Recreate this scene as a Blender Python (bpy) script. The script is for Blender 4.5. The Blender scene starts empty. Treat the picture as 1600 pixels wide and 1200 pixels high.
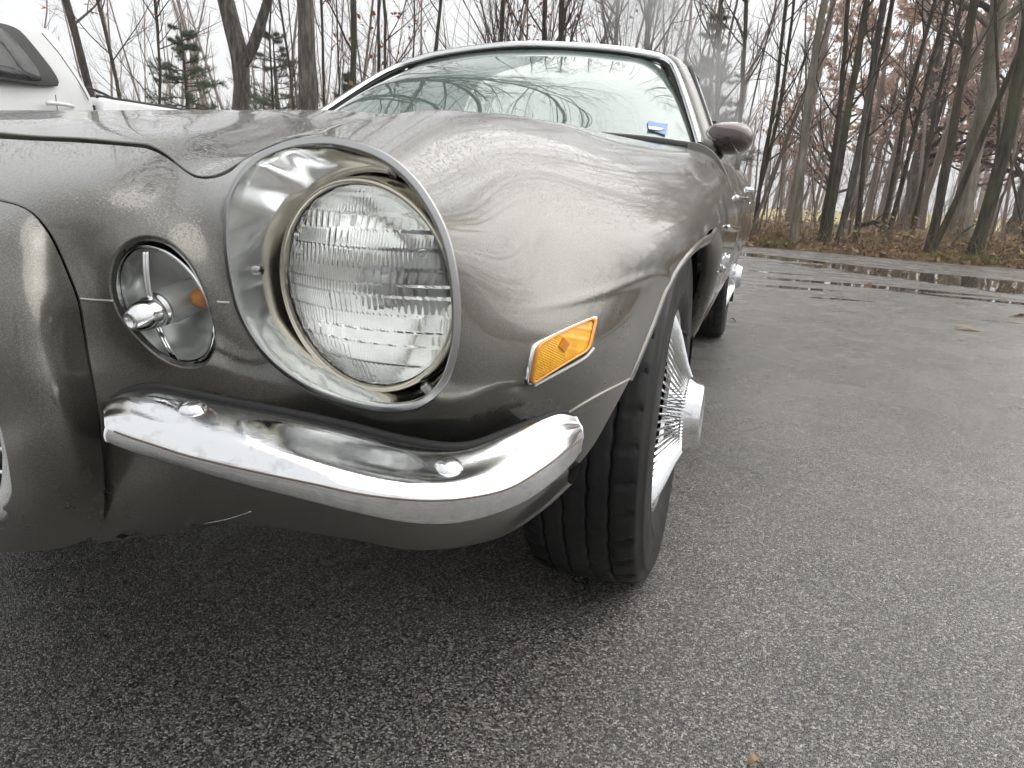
import bpy, math, random
import numpy as np
from mathutils import Vector, Matrix

scene = bpy.context.scene
R = math.radians

# ------------------------------------------------------------------ camera
CAM = np.array([0.98955, -1.29915, 0.72109])
YAW, PITCH, ROLL, FOC = R(18.5803), R(15.0981), R(2.1051), 1097.77 / 1600.0
_f = np.array([-math.sin(YAW) * math.cos(PITCH), math.cos(YAW) * math.cos(PITCH), -math.sin(PITCH)])
_r0 = np.array([math.cos(YAW), math.sin(YAW), 0.0])
_u0 = np.cross(_r0, _f)
_r = math.cos(ROLL) * _r0 + math.sin(ROLL) * _u0
_u = -math.sin(ROLL) * _r0 + math.cos(ROLL) * _u0
cam_data = bpy.data.cameras.new('camera')
cam_data.sensor_width = 36.0
cam_data.lens = 36.0 * FOC
cam_data.clip_start = 0.02
cam_data.clip_end = 2000.0
cam = bpy.data.objects.new('camera', cam_data)
scene.collection.objects.link(cam)
cam.matrix_world = Matrix(((_r[0], _u[0], -_f[0], CAM[0]), (_r[1], _u[1], -_f[1], CAM[1]), (_r[2], _u[2], -_f[2], CAM[2]), (0, 0, 0, 1)))
scene.camera = cam

# ------------------------------------------------------------------ world, sun, exposure
world = bpy.data.worlds.new('World')
scene.world = world
world.use_nodes = True
wn = world.node_tree
for n in list(wn.nodes):
    wn.nodes.remove(n)
w_out = wn.nodes.new('ShaderNodeOutputWorld')
w_bg = wn.nodes.new('ShaderNodeBackground')
w_sky = wn.nodes.new('ShaderNodeTexSky')
w_sky.sky_type = 'NISHITA'
w_sky.sun_disc = False
w_sky.sun_elevation = R(54.7)
w_sky.sun_rotation = R(46.4)
w_sky.air_density = 1.0
w_sky.dust_density = 6.0
w_hsv = wn.nodes.new('ShaderNodeHueSaturation')
w_hsv.inputs['Saturation'].default_value = 0.10
w_mix = wn.nodes.new('ShaderNodeMix')
w_mix.data_type = 'RGBA'
w_mix.inputs['Factor'].default_value = 0.72
w_mix.inputs['B'].default_value = (8.9, 9.0, 9.1, 1)
wn.links.new(w_sky.outputs[0], w_hsv.inputs['Color'])
wn.links.new(w_hsv.outputs[0], w_mix.inputs['A'])
wn.links.new(w_mix.outputs['Result'], w_bg.inputs['Color'])
w_bg.inputs['Strength'].default_value = 0.074
wn.links.new(w_bg.outputs[0], w_out.inputs['Surface'])

sun_data = bpy.data.lights.new('sun', 'SUN')
sun_data.energy = 1.35
sun_data.angle = R(95)
sun_data.color = (1.0, 0.97, 0.93)
sun = bpy.data.objects.new('sun', sun_data)
scene.collection.objects.link(sun)
sun.rotation_euler = Vector((-0.42, -0.40, -0.82)).to_track_quat('-Z', 'Y').to_euler()

scene.view_settings.view_transform = 'Standard'
scene.view_settings.look = 'None'
scene.view_settings.exposure = 1.0
scene.view_settings.gamma = 1.0
scene.view_settings.use_curve_mapping = False
scene.render.engine = 'CYCLES'
scene.cycles.use_denoising = True
scene.cycles.max_bounces = 9
scene.cycles.diffuse_bounces = 2
scene.cycles.glossy_bounces = 4
scene.cycles.transmission_bounces = 9
scene.cycles.use_adaptive_sampling = True
scene.cycles.adaptive_threshold = 0.045
scene.cycles.transparent_max_bounces = 24
scene.cycles.volume_bounces = 0
scene.cycles.volume_max_steps = 128
scene.cycles.caustics_reflective = False
scene.cycles.sample_clamp_indirect = 6.0

# ------------------------------------------------------------------ helpers
COL = scene.collection
rng = random.Random(7)
nrg = np.random.RandomState(11)


def spot(u, v, x=None, y=None, z=None):
    """Place on the sight line (u, v) of the survey photo, at a known real x, y or z."""
    d = _f + (u - 800) / 1097.77 * _r - (v - 600) / 1097.77 * _u
    if y is not None:
        t = (y - CAM[1]) / d[1]
    elif x is not None:
        t = (x - CAM[0]) / d[0]
    else:
        t = (z - CAM[2]) / d[2]
    return CAM + d * t


def put(name, me, parent=None):
    o = bpy.data.objects.new(name, me)
    COL.objects.link(o)
    o.parent = parent
    return o


def tag(o, label=None, cat=None, group=None, kind=None):
    for k, val in (('label', label), ('category', cat), ('group', group), ('kind', kind)):
        if val:
            o[k] = val
    return o


def empty(name, loc=(0, 0, 0), rz=0.0, label=None, cat=None, group=None):
    o = bpy.data.objects.new(name, None)
    o.empty_display_size = 0.2
    COL.objects.link(o)
    o.location = loc
    o.rotation_euler = (0, 0, rz)
    return tag(o, label, cat, group)


def raw_mesh(name, v, f, mat=None, smooth=True, normals=None):
    me = bpy.data.meshes.new(name)
    v = np.asarray(v, float)
    me.from_pydata(v.tolist(), [], [list(map(int, q)) for q in f])
    if smooth:
        me.polygons.foreach_set('use_smooth', np.ones(len(me.polygons), bool))
    if mat:
        me.materials.append(mat)
    me.update()
    if normals is not None:
        me.normals_split_custom_set_from_vertices(np.asarray(normals, float).tolist())
    return me


def mobj(name, v, f, mat, parent=None, smooth=True, normals=None):
    return put(name, raw_mesh(name, v, f, mat, smooth, normals), parent)


class MB:
    """Collects shapes into one mesh."""

    def __init__(s):
        s.v, s.f, s.n = [], [], 0

    def add(s, v, f):
        v = np.asarray(v, float).reshape(-1, 3)
        s.v.append(v)
        s.f += [[int(i) + s.n for i in q] for q in f]
        s.n += len(v)

    def box(s, a, b):
        (x0, y0, z0), (x1, y1, z1) = a, b
        s.add([(x0, y0, z0), (x1, y0, z0), (x1, y1, z0), (x0, y1, z0), (x0, y0, z1), (x1, y0, z1), (x1, y1, z1), (x0, y1, z1)],
              [(0, 3, 2, 1), (4, 5, 6, 7), (0, 1, 5, 4), (1, 2, 6, 5), (2, 3, 7, 6), (3, 0, 4, 7)])

    def tube(s, pts, rad, n=8, cap=True):
        v, f = tube_vf(pts, rad, n, cap)
        s.add(v, f)

    def build(s, name, mat, parent=None, smooth=True):
        return mobj(name, np.concatenate(s.v), s.f, mat, parent, smooth)


def tube_vf(pts, rad, n=8, cap=True):
    pts = np.asarray(pts, float)
    m = len(pts)
    rad = np.broadcast_to(np.asarray(rad, float), (m,))
    t = np.gradient(pts, axis=0)
    t /= np.linalg.norm(t, axis=1)[:, None] + 1e-12
    a = np.array([0, 0, 1.0]) if abs(t[0][2]) < 0.9 else np.array([1.0, 0, 0])
    nrm = np.cross(t[0], a)
    nrm /= np.linalg.norm(nrm)
    ang = np.arange(n) * 2 * math.pi / n
    v = []
    for i in range(m):
        nrm = nrm - t[i] * (nrm @ t[i])
        nrm /= np.linalg.norm(nrm) + 1e-12
        b = np.cross(t[i], nrm)
        v.append(pts[i] + rad[i] * (np.cos(ang)[:, None] * nrm + np.sin(ang)[:, None] * b))
    v = np.concatenate(v)
    f = []
    for i in range(m - 1):
        for k in range(n):
            k2 = (k + 1) % n
            f.append((i * n + k, i * n + k2, (i + 1) * n + k2, (i + 1) * n + k))
    if cap:
        f.append(tuple(range(n - 1, -1, -1)))
        f.append(tuple((m - 1) * n + k for k in range(n)))
    return v, f


def cspline(pts, n, closed=False):
    """Smooth (Catmull-Rom, chord-length) curve through points, n samples."""
    P = np.asarray(pts, float)
    if closed:
        P = np.concatenate([P[-2:], P, P[:3]])
    else:
        P = np.concatenate([[2 * P[0] - P[1]], P, [2 * P[-1] - P[-2]]])
    d = np.linalg.norm(np.diff(P, axis=0), axis=1) ** 0.5 + 1e-9
    t = np.concatenate([[0], np.cumsum(d)])
    lo, hi = (t[2], t[-3]) if closed else (t[1], t[-2])
    if closed:
        hi = t[len(P) - 3 + 0]
    s = np.linspace(lo, hi, n, endpoint=not closed)
    out = np.empty((n, P.shape[1]))
    for j, x in enumerate(s):
        i = int(np.clip(np.searchsorted(t, x, side='right') - 1, 1, len(P) - 3))
        t0, t1, t2, t3 = t[i - 1], t[i], t[i + 1], t[i + 2]
        A1 = (t1 - x) / (t1 - t0) * P[i - 1] + (x - t0) / (t1 - t0) * P[i]
        A2 = (t2 - x) / (t2 - t1) * P[i] + (x - t1) / (t2 - t1) * P[i + 1]
        A3 = (t3 - x) / (t3 - t2) * P[i + 1] + (x - t2) / (t3 - t2) * P[i + 2]
        B1 = (t2 - x) / (t2 - t0) * A1 + (x - t0) / (t2 - t0) * A2
        B2 = (t3 - x) / (t3 - t1) * A2 + (x - t1) / (t3 - t1) * A3
        out[j] = (t2 - x) / (t2 - t1) * B1 + (x - t1) / (t2 - t1) * B2
    return out


def resample(pts, n):
    P = np.asarray(pts, float)
    d = np.concatenate([[0], np.cumsum(np.linalg.norm(np.diff(P, axis=0), axis=1))])
    s = np.linspace(0, d[-1], n)
    return np.stack([np.interp(s, d, P[:, k]) for k in range(P.shape[1])], 1)


def grid_faces(nr, nc, wrap=False, flip=False):
    f = []
    for i in range(nr - 1):
        for j in range(nc if wrap else nc - 1):
            k = (j + 1) % nc
            q = (i * nc + j, i * nc + k, (i + 1) * nc + k, (i + 1) * nc + j)
            f.append(q[::-1] if flip else q)
    return f


def loft(curves, nu, nv=None, closed=False):
    """Surface through guide curves (each a list of points): rows of nu samples, splined across to nv rows."""
    rows = np.array([resample(cspline(c, 4 * nu), nu) for c in curves])
    if nv is None:
        return rows
    out = np.stack([cspline(rows[:, j], nv, closed) for j in range(nu)], 1)
    return out


class RBF:
    """Smooth surface through scattered points (cubic radial basis, linear trend)."""

    def __init__(s, p, val, lam=1e-5):
        s.p = np.asarray(p, float)
        val = np.asarray(val, float)
        n = len(s.p)
        K = np.linalg.norm(s.p[:, None] - s.p[None], axis=2) ** 3
        K[np.arange(n), np.arange(n)] += lam
        Q = np.concatenate([np.ones((n, 1)), s.p], 1)
        A = np.zeros((n + 3, n + 3))
        A[:n, :n] = K
        A[:n, n:] = Q
        A[n:, :n] = Q.T
        b = np.zeros((n + 3, val.shape[1]))
        b[:n] = val
        s.w = np.linalg.solve(A, b)

    def __call__(s, q):
        q = np.atleast_2d(np.asarray(q, float))
        out = np.empty((len(q), s.w.shape[1]))
        for i in range(0, len(q), 20000):
            c = q[i:i + 20000]
            d2 = np.maximum((c * c).sum(1)[:, None] + (s.p * s.p).sum(1)[None] - 2 * (c @ s.p.T), 0)
            K = d2 * np.sqrt(d2)
            out[i:i + 20000] = K @ s.w[:-3] + s.w[-3] + c @ s.w[-2:]
        return out


def seg_dist(q, poly, closed=False):
    """Distance to a polyline and the side (left of travel = +)."""
    P = np.asarray(poly, float)
    if closed:
        P = np.concatenate([P, P[:1]])
    best = np.full(len(q), 1e18)
    sgn = np.ones(len(q))
    for a, b in zip(P[:-1], P[1:]):
        d = b - a
        t = np.clip(((q - a) @ d) / (d @ d + 1e-18), 0, 1)
        r = q - a - t[:, None] * d
        ds = (r * r).sum(1)
        cr = d[0] * (q[:, 1] - a[1]) - d[1] * (q[:, 0] - a[0])
        m = ds < best
        best[m] = ds[m]
        sgn[m] = np.where(cr[m] >= 0, 1, -1)
    return np.sqrt(best), sgn


def side_of(poly):
    """Field: signed distance, + to the right of travel in a v-down chart (left of travel in y-up)."""
    def fn(q, xyz):
        d, s = seg_dist(q, poly)
        return d * s
    return fn


def inside_poly(q, poly):
    P = np.asarray(poly, float)
    c = np.zeros(len(q), bool)
    j = len(P) - 1
    for i in range(len(P)):
        a, b = P[i], P[j]
        m = (a[1] > q[:, 1]) != (b[1] > q[:, 1])
        with np.errstate(divide='ignore', invalid='ignore'):
            xi = (b[0] - a[0]) * (q[:, 1] - a[1]) / (b[1] - a[1] + 1e-18) + a[0]
        c ^= m & (q[:, 0] < xi)
        j = i
    return c


def outside(poly):
    def fn(q, xyz):
        d, _ = seg_dist(q, poly, True)
        return np.where(inside_poly(q, poly), -d, d)
    return fn


def neg(fn, off=0.0):
    return lambda q, xyz: -fn(q, xyz) + off


def off(fn, o):
    return lambda q, xyz: fn(q, xyz) - o


class Lazy:
    """Places of chart points, worked out only when a field asks for them."""

    def __init__(s, surf, q):
        s.a, s.x = (surf, q), None

    def __getitem__(s, k):
        if s.x is None:
            s.x = s.a[0](s.a[1])
        return s.x[k]


def patch(surf, box, step, fields):
    """Triangulated chart region clipped by every field >= 0; gives chart points and faces."""
    u0, u1, v0, v1 = box
    us = np.arange(u0, u1 + step * .5, step)
    vs = np.arange(v0, v1 + step * .5, step)
    U, V = np.meshgrid(us, vs)
    q = np.stack([U.ravel(), V.ravel()], 1)
    nc = len(us)
    i = (np.arange(len(vs) - 1)[:, None] * nc + np.arange(nc - 1)[None]).ravel()
    par = ((i // nc + i % nc) % 2 == 0)[:, None]
    T1 = np.where(par, np.stack([i, i + 1, i + nc + 1], 1), np.stack([i, i + 1, i + nc], 1))
    T2 = np.where(par, np.stack([i, i + nc + 1, i + nc], 1), np.stack([i + 1, i + nc + 1, i + nc], 1))
    T = np.concatenate([T1, T2])
    for fn in fields:
        h = fn(q, Lazy(surf, q))
        h = np.where(np.abs(h) < step * 1e-3, step * 1e-3, h) if True else h
        pos = h > 0
        cnt = pos[T].sum(1)
        keep = [T[cnt == 3]]
        new, cache, tri = [], {}, []

        def cut(a, b):
            k = (a, b) if a < b else (b, a)
            if k not in cache:
                t = h[k[0]] / (h[k[0]] - h[k[1]])
                cache[k] = len(q) + len(new)
                new.append(q[k[0]] * (1 - t) + q[k[1]] * t)
            return cache[k]
        for t in T[(cnt == 1) | (cnt == 2)]:
            t = [int(x) for x in t]
            k = sum(bool(pos[x]) for x in t)
            for r in range(3):
                a, b, c = t[r], t[(r + 1) % 3], t[(r + 2) % 3]
                if k == 1 and pos[a]:
                    tri.append((a, cut(a, b), cut(a, c)))
                    break
                if k == 2 and not pos[a]:
                    ab, ac = cut(a, b), cut(a, c)
                    tri.append((ab, b, c))
                    tri.append((ab, c, ac))
                    break
        if new:
            q = np.concatenate([q, np.array(new)])
        if tri:
            keep.append(np.array(tri, int))
        T = np.concatenate(keep)
        used = np.unique(T)
        mp = np.full(len(q), -1)
        mp[used] = np.arange(len(used))
        q, T = q[used], mp[T]
    return q, T


def surf_normals(surf, q, h=0.5):
    e = np.eye(2) * h
    du = surf(q + e[0]) - surf(q - e[0])
    dv = surf(q + e[1]) - surf(q - e[1])
    n = np.cross(dv, du)
    return n / (np.linalg.norm(n, axis=1)[:, None] + 1e-15)


def panel(name, surf, box, step, fields, mat, parent, lip=0.012, flip=False, shift=0.0):
    q, T = patch(surf, box, step, fields)
    v, n = surf(q), surf_normals(surf, q, step * .3)
    if flip:
        n = -n
    v = v + n * shift
    # orient faces with the normals
    fn = np.cross(v[T[:, 1]] - v[T[:, 0]], v[T[:, 2]] - v[T[:, 0]])
    bad = (fn * n[T[:, 0]]).sum(1) < 0
    T[bad] = T[bad][:, ::-1]
    E = np.concatenate([T[:, [0, 1]], T[:, [1, 2]], T[:, [2, 0]]])
    key = np.sort(E, 1)
    k = key[:, 0].astype(np.int64) * (len(q) + 1) + key[:, 1]
    _, inv, cnt = np.unique(k, return_inverse=True, return_counts=True)
    B = E[cnt[inv] == 1]
    vs, ns, fs = [v], [n], [tuple(t) for t in T]
    if lip > 0 and len(B):
        ids = np.unique(B)
        mp = {int(a): j for j, a in enumerate(ids)}
        # outward direction in the surface for each border point
        out = np.zeros((len(q), 3))
        for a, b in B:
            d = v[b] - v[a]
            o = np.cross(d, n[a])
            o /= np.linalg.norm(o) + 1e-12
            out[a] += o
            out[b] += o
        o = out[ids]
        o /= np.linalg.norm(o, axis=1)[:, None] + 1e-12
        base = len(q)
        r = min(0.0018, lip * .4)
        rings = [(0, 0, 1, 0), (r * .7, r * .3, .7, .7), (r, r, 0, 1), (r, lip, 0, 1)]
        for a, b, c, d in rings:
            vs.append(v[ids] + o * a - n[ids] * b)
            ns.append(n[ids] * c + o * d)
        m = len(ids)
        for a, b in B:
            ja, jb = mp[int(a)], mp[int(b)]
            for s_ in range(3):
                fs.append((base + s_ * m + jb, base + s_ * m + ja, base + (s_ + 1) * m + ja, base + (s_ + 1) * m + jb))
    nn = np.concatenate(ns)
    nn /= np.linalg.norm(nn, axis=1)[:, None] + 1e-12
    return mobj(name, np.concatenate(vs), fs, mat, parent, True, nn)


def lathe_vf(prof, n, axis='x', centre=(0, 0, 0), closed=False):
    """prof: (along, radius) pairs, spun around the axis."""
    prof = np.asarray(prof, float)
    a = np.arange(n) * 2 * math.pi / n
    v = []
    for s_, r in prof:
        c, d = r * np.cos(a), r * np.sin(a)
        if axis == 'x':
            v.append(np.stack([np.full(n, s_), c, d], 1))
        elif axis == 'y':
            v.append(np.stack([d, np.full(n, s_), c], 1))
        else:
            v.append(np.stack([c, d, np.full(n, s_)], 1))
    v = np.concatenate(v) + np.asarray(centre)
    f = grid_faces(len(prof), n, wrap=True)
    if closed:
        m = len(prof) - 1
        for k in range(n):
            k2 = (k + 1) % n
            f.append((m * n + k, m * n + k2, k2, k))
    return v, f


def frame_from(nrm, up=(0, 0, 1)):
    n = np.asarray(nrm, float)
    n = n / np.linalg.norm(n)
    a = np.cross(up, n)
    a /= np.linalg.norm(a)
    return a, np.cross(n, a), n

# ------------------------------------------------------------------ materials
class NT:
    def __init__(s, name):
        s.m = bpy.data.materials.new(name)
        s.m.use_nodes = True
        s.t = s.m.node_tree
        s.b = s.t.nodes['Principled BSDF']
        s.out = s.t.nodes['Material Output']
        s.tc = s.t.nodes.new('ShaderNodeTexCoord')

    def n(s, typ, **kw):
        nd = s.t.nodes.new('ShaderNode' + typ)
        for k, v in kw.items():
            if hasattr(nd, k):
                setattr(nd, k, v)
            else:
                nd.inputs[k.replace('_', ' ')].default_value = v
        return nd

    def link(s, a, b):
        s.t.links.new(a, b)
        return s

    def noise(s, scale, detail=3, rough=.55, space='Object', vec=None):
        nd = s.n('TexNoise')
        nd.inputs['Scale'].default_value = scale
        nd.inputs['Detail'].default_value = detail
        nd.inputs['Roughness'].default_value = rough
        s.link(vec if vec is not None else s.tc.outputs[space], nd.inputs['Vector'])
        return nd.outputs['Fac']

    def vor(s, scale, feature='F1', out='Distance', vec=None, rand=1.0):
        nd = s.n('TexVoronoi')
        nd.feature = feature
        nd.inputs['Scale'].default_value = scale
        nd.inputs['Randomness'].default_value = rand
        s.link(vec if vec is not None else s.tc.outputs['Object'], nd.inputs['Vector'])
        return nd.outputs[out]

    def ramp(s, fac, stops):
        nd = s.n('ValToRGB')
        cr = nd.color_ramp
        while len(cr.elements) < len(stops):
            cr.elements.new(0.5)
        for e, (p, c) in zip(cr.elements, stops):
            e.position = p
            e.color = (c, c, c, 1) if not hasattr(c, '__len__') else (*c, 1)
        s.link(fac, nd.inputs['Fac'])
        return nd.outputs['Color']

    def math(s, op, a, b=None, c=None):
        nd = s.n('Math')
        nd.operation = op
        for i, x in enumerate((a, b, c)):
            if x is None:
                continue
            if isinstance(x, (int, float)):
                nd.inputs[i].default_value = x
            else:
                s.link(x, nd.inputs[i])
        return nd.outputs[0]

    def mix(s, fac, a, b, blend='MIX'):
        nd = s.n('Mix')
        nd.data_type = 'RGBA'
        nd.blend_type = blend
        for key, x in (('Factor', fac), ('A', a), ('B', b)):
            if isinstance(x, (int, float)):
                nd.inputs[key].default_value = x if key == 'Factor' else (x, x, x, 1)
            elif hasattr(x, '__len__'):
                nd.inputs[key].default_value = (*x, 1)
            else:
                s.link(x, nd.inputs[key])
        return nd.outputs['Result']

    def bump(s, h, strength=.3, dist=.002, normal=None):
        nd = s.n('Bump')
        nd.inputs['Strength'].default_value = strength
        nd.inputs['Distance'].default_value = dist
        s.link(h, nd.inputs['Height'])
        if normal is not None:
            s.link(normal, nd.inputs['Normal'])
        return nd.outputs['Normal']

    def set(s, **kw):
        for k, v in kw.items():
            k = k.replace('_', ' ')
            if isinstance(v, (int, float)):
                s.b.inputs[k].default_value = v
            elif hasattr(v, '__len__'):
                s.b.inputs[k].default_value = (*v, 1) if len(v) == 3 and s.b.inputs[k].type == 'RGBA' else v
            else:
                s.link(v, s.b.inputs[k])
        return s


def simple(name, col, rough=.5, metal=0.0, **kw):
    return NT(name).set(Base_Color=col, Roughness=rough, Metallic=metal, **kw).m


def make_paint():
    t = NT('bronze_grey_paint')
    big = t.noise(2.2, 4)
    flake = t.noise(900, 2)
    c = t.mix(t.ramp(big, [(.35, 0), (.65, 1)]), (.116, .112, .097), (.150, .146, .127))
    c = t.mix(t.ramp(flake, [(.45, 0), (.7, 1)]), c, (.215, .21, .19))
    haze = t.noise(5.5, 5, .6)
    rough = t.ramp(haze, [(.3, .25), (.7, .34)])
    # fine drizzle standing on faces that look up
    geo = t.n('NewGeometry')
    sep = t.n('SeparateXYZ')
    t.link(geo.outputs['Normal'], sep.inputs[0])
    up = t.ramp(sep.outputs['Z'], [(.55, 0), (.86, 1)])
    drop = t.vor(290, rand=1.0)
    dm = t.ramp(drop, [(.18, 1), (.42, 0)])
    patchy = t.ramp(t.noise(26, 4), [(.36, .2), (.6, 1)])
    h = t.math('MULTIPLY', t.math('MULTIPLY', dm, up), patchy)
    nr = t.bump(h, .65, .0020)
    grime = t.bump(t.noise(160, 4, .7), .035, .002, t.bump(h, .22, .002))
    t.set(Base_Color=c, Metallic=.66, Roughness=rough, Coat_Weight=.85, Coat_Roughness=t.ramp(haze, [(.3, .03), (.7, .09)]),
          Coat_IOR=1.5, Normal=grime, Coat_Normal=nr)
    return t.m


def make_chrome(name='worn_chrome', wet=True, base=(.78, .79, .80)):
    t = NT(name)
    sm = t.noise(14, 5, .65)
    rough = t.ramp(sm, [(.3, .05), (.75, .16)])
    geo = t.n('NewGeometry')
    sep = t.n('SeparateXYZ')
    t.link(geo.outputs['Normal'], sep.inputs[0])
    nr = None
    if wet:
        up = t.ramp(sep.outputs['Z'], [(.35, .12), (.8, 1)])
        dm = t.ramp(t.vor(420), [(.2, 1), (.45, 0)])
        pit = t.ramp(t.noise(320, 2), [(.5, 0), (.7, 1)])
        h = t.math('MULTIPLY', t.math('ADD', dm, pit), up)
        t.set(Normal=t.bump(h, .05, .0005))
    c = t.mix(t.ramp(t.noise(60, 4), [(.55, 0), (.8, 1)]), base, tuple(x * .72 for x in base))
    t.set(Base_Color=c, Metallic=1.0, Roughness=rough)
    return t.m


M = {}
M['paint'] = make_paint()
M['chrome'] = make_chrome()
M['trim'] = simple('bright_trim', (.80, .81, .82), .09, 1.0)
M['dull_trim'] = simple('dulled_aluminium', (.42, .42, .42), .33, 1.0)
M['black'] = simple('black_rubber_and_gap_shade', (.012, .012, .012), .7)
M['dark'] = simple('black_underbody', (.008, .008, .008), .9)
M['screw'] = simple('steel_screw', (.35, .34, .33), .35, 1.0)
M['bezel'] = simple('bezel_chrome', (.95, .96, .95), .14, 1.0)
M['ring_metal'] = simple('aged_ring_metal', (.55, .52, .44), .22, 1.0)
M['lens_glass'] = NT('pressed_lens_glass').set(Base_Color=(.97, .98, .97), Roughness=.02, Transmission_Weight=1.0, IOR=1.47).m
M['lens_glass_letters'] = simple('raised_glass_letters', (.75, .76, .74), .12)
M['mirror_coat'] = simple('silvered_reflector', (.90, .90, .88), .10, 1.0)
M['soft_mirror'] = simple('bright_lamp_reflector', (.95, .95, .94), .22, .45)
t_ = NT('clear_lamp_glass')
_fr = t_.n('LayerWeight')
_tr = t_.n('BsdfTransparent')
_tr.inputs['Color'].default_value = (.97, .98, .97, 1)
_gl = t_.n('BsdfGlossy')
_gl.inputs['Roughness'].default_value = .02
_mx = t_.n('MixShader')
t_.link(t_.math('MULTIPLY_ADD', t_.math('POWER', _fr.outputs['Facing'], 4.0), .6, .04), _mx.inputs[0])
t_.link(_tr.outputs[0], _mx.inputs[1])
t_.link(_gl.outputs[0], _mx.inputs[2])
t_.link(_mx.outputs[0], t_.out.inputs['Surface'])
M['clear_glass'] = t_.m
M['frosted'] = simple('grey_plastic_sleeve', (.72, .73, .74), .25, .3)
M['amber_bulb'] = simple('amber_bulb_glass', (.70, .22, .02), .2)
M['rust_line'] = simple('worn_plating', (.16, .12, .09), .6, .4)
t_ = NT('amber_plastic')
t_.set(Base_Color=t_.mix(t_.ramp(t_.noise(60, 3), [(.35, 0), (.65, 1)]), (.90, .40, .003), (.98, .52, .006)), Roughness=.16, Coat_Weight=.6, Coat_Roughness=.04)
M['amber_lens'] = t_.m
M['amber_edge'] = simple('amber_plastic_frame', (.74, .30, .03), .2, 0, Coat_Weight=.5)
M['amber_deep'] = simple('deep_amber_plastic', (.62, .20, .01), .2, 0, Coat_Weight=.5)
M['white_gasket'] = simple('pale_gasket', (.75, .74, .70), .45)
M['seam_edge'] = simple('bare_seam_edge', (.42, .41, .38), .35, .5)
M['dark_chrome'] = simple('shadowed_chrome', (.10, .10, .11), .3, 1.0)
t_ = NT('wet_tyre_rubber')
_n1 = t_.noise(9, 5, .65)
t_.set(Base_Color=t_.mix(t_.ramp(_n1, [(.45, 0), (.75, 1)]), (.004, .004, .0045), (.024, .023, .022)), Roughness=t_.ramp(_n1, [(.35, .42), (.7, .70)]),
       Normal=t_.bump(t_.noise(120, 3), .12, .002))
M['tyre'] = t_.m
M['wheel_dark'] = simple('dark_wheel_steel', (.03, .03, .032), .4, .6)
M['glass_screen'] = NT('sky_paled_tinted_screen').set(Base_Color=(.60, .76, .70), Roughness=.0, Transmission_Weight=.84, IOR=2.0).m  # pale green share of the colour stands in for reflected sky
M['glass_side'] = NT('side_window_glass').set(Base_Color=(.35, .40, .38), Roughness=.0, Transmission_Weight=1.0, IOR=1.5).m
M['mirror_shell'] = simple('bronze_mirror_shell', (.075, .055, .052), .14, .6, Coat_Weight=.8)
M['vinyl'] = simple('grey_vinyl', (.10, .11, .105), .55)
M['headliner'] = simple('pale_headliner', (.42, .44, .42), .8)
M['paper'] = simple('crumpled_white_paper', (.80, .82, .80), .7)
M['sticker_blue'] = simple('blue_sticker', (.14, .26, .50), .4)
M['sticker_white'] = simple('white_sticker', (.8, .82, .82), .4)

# ------------------------------------------------------------------ ground, lot, verge
def fast_mesh(name, v, q, mat, smooth=True):
    """Mesh from arrays: v (n,3), q (m,4) or (m,3)."""
    v = np.ascontiguousarray(v, np.float32)
    q = np.ascontiguousarray(q, np.int32)
    k = q.shape[1]
    me = bpy.data.meshes.new(name)
    me.vertices.add(len(v))
    me.vertices.foreach_set('co', v.ravel())
    me.loops.add(q.size)
    me.loops.foreach_set('vertex_index', q.ravel())
    me.polygons.add(len(q))
    me.polygons.foreach_set('loop_start', np.arange(0, q.size, k, dtype=np.int32))
    me.update(calc_edges=True)
    if smooth:
        me.polygons.foreach_set('use_smooth', np.ones(len(q), bool))
    me.materials.append(mat)
    return me


EDGE = [(-60, 17.5), (-30, 16.0), (-12, 14.2), (-5, 13.0), (-1.5, 12.3), (.63, 11.66), (1.65, 11.3), (2.93, 10.5), (4.4, 9.85), (7, 8.7), (11, 7.2), (18, 5.0), (30, 1.5), (60, -8)]
EDGE_C = cspline(EDGE, 240)


def edge_y(x):
    return np.interp(x, EDGE_C[:, 0], EDGE_C[:, 1])


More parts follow.
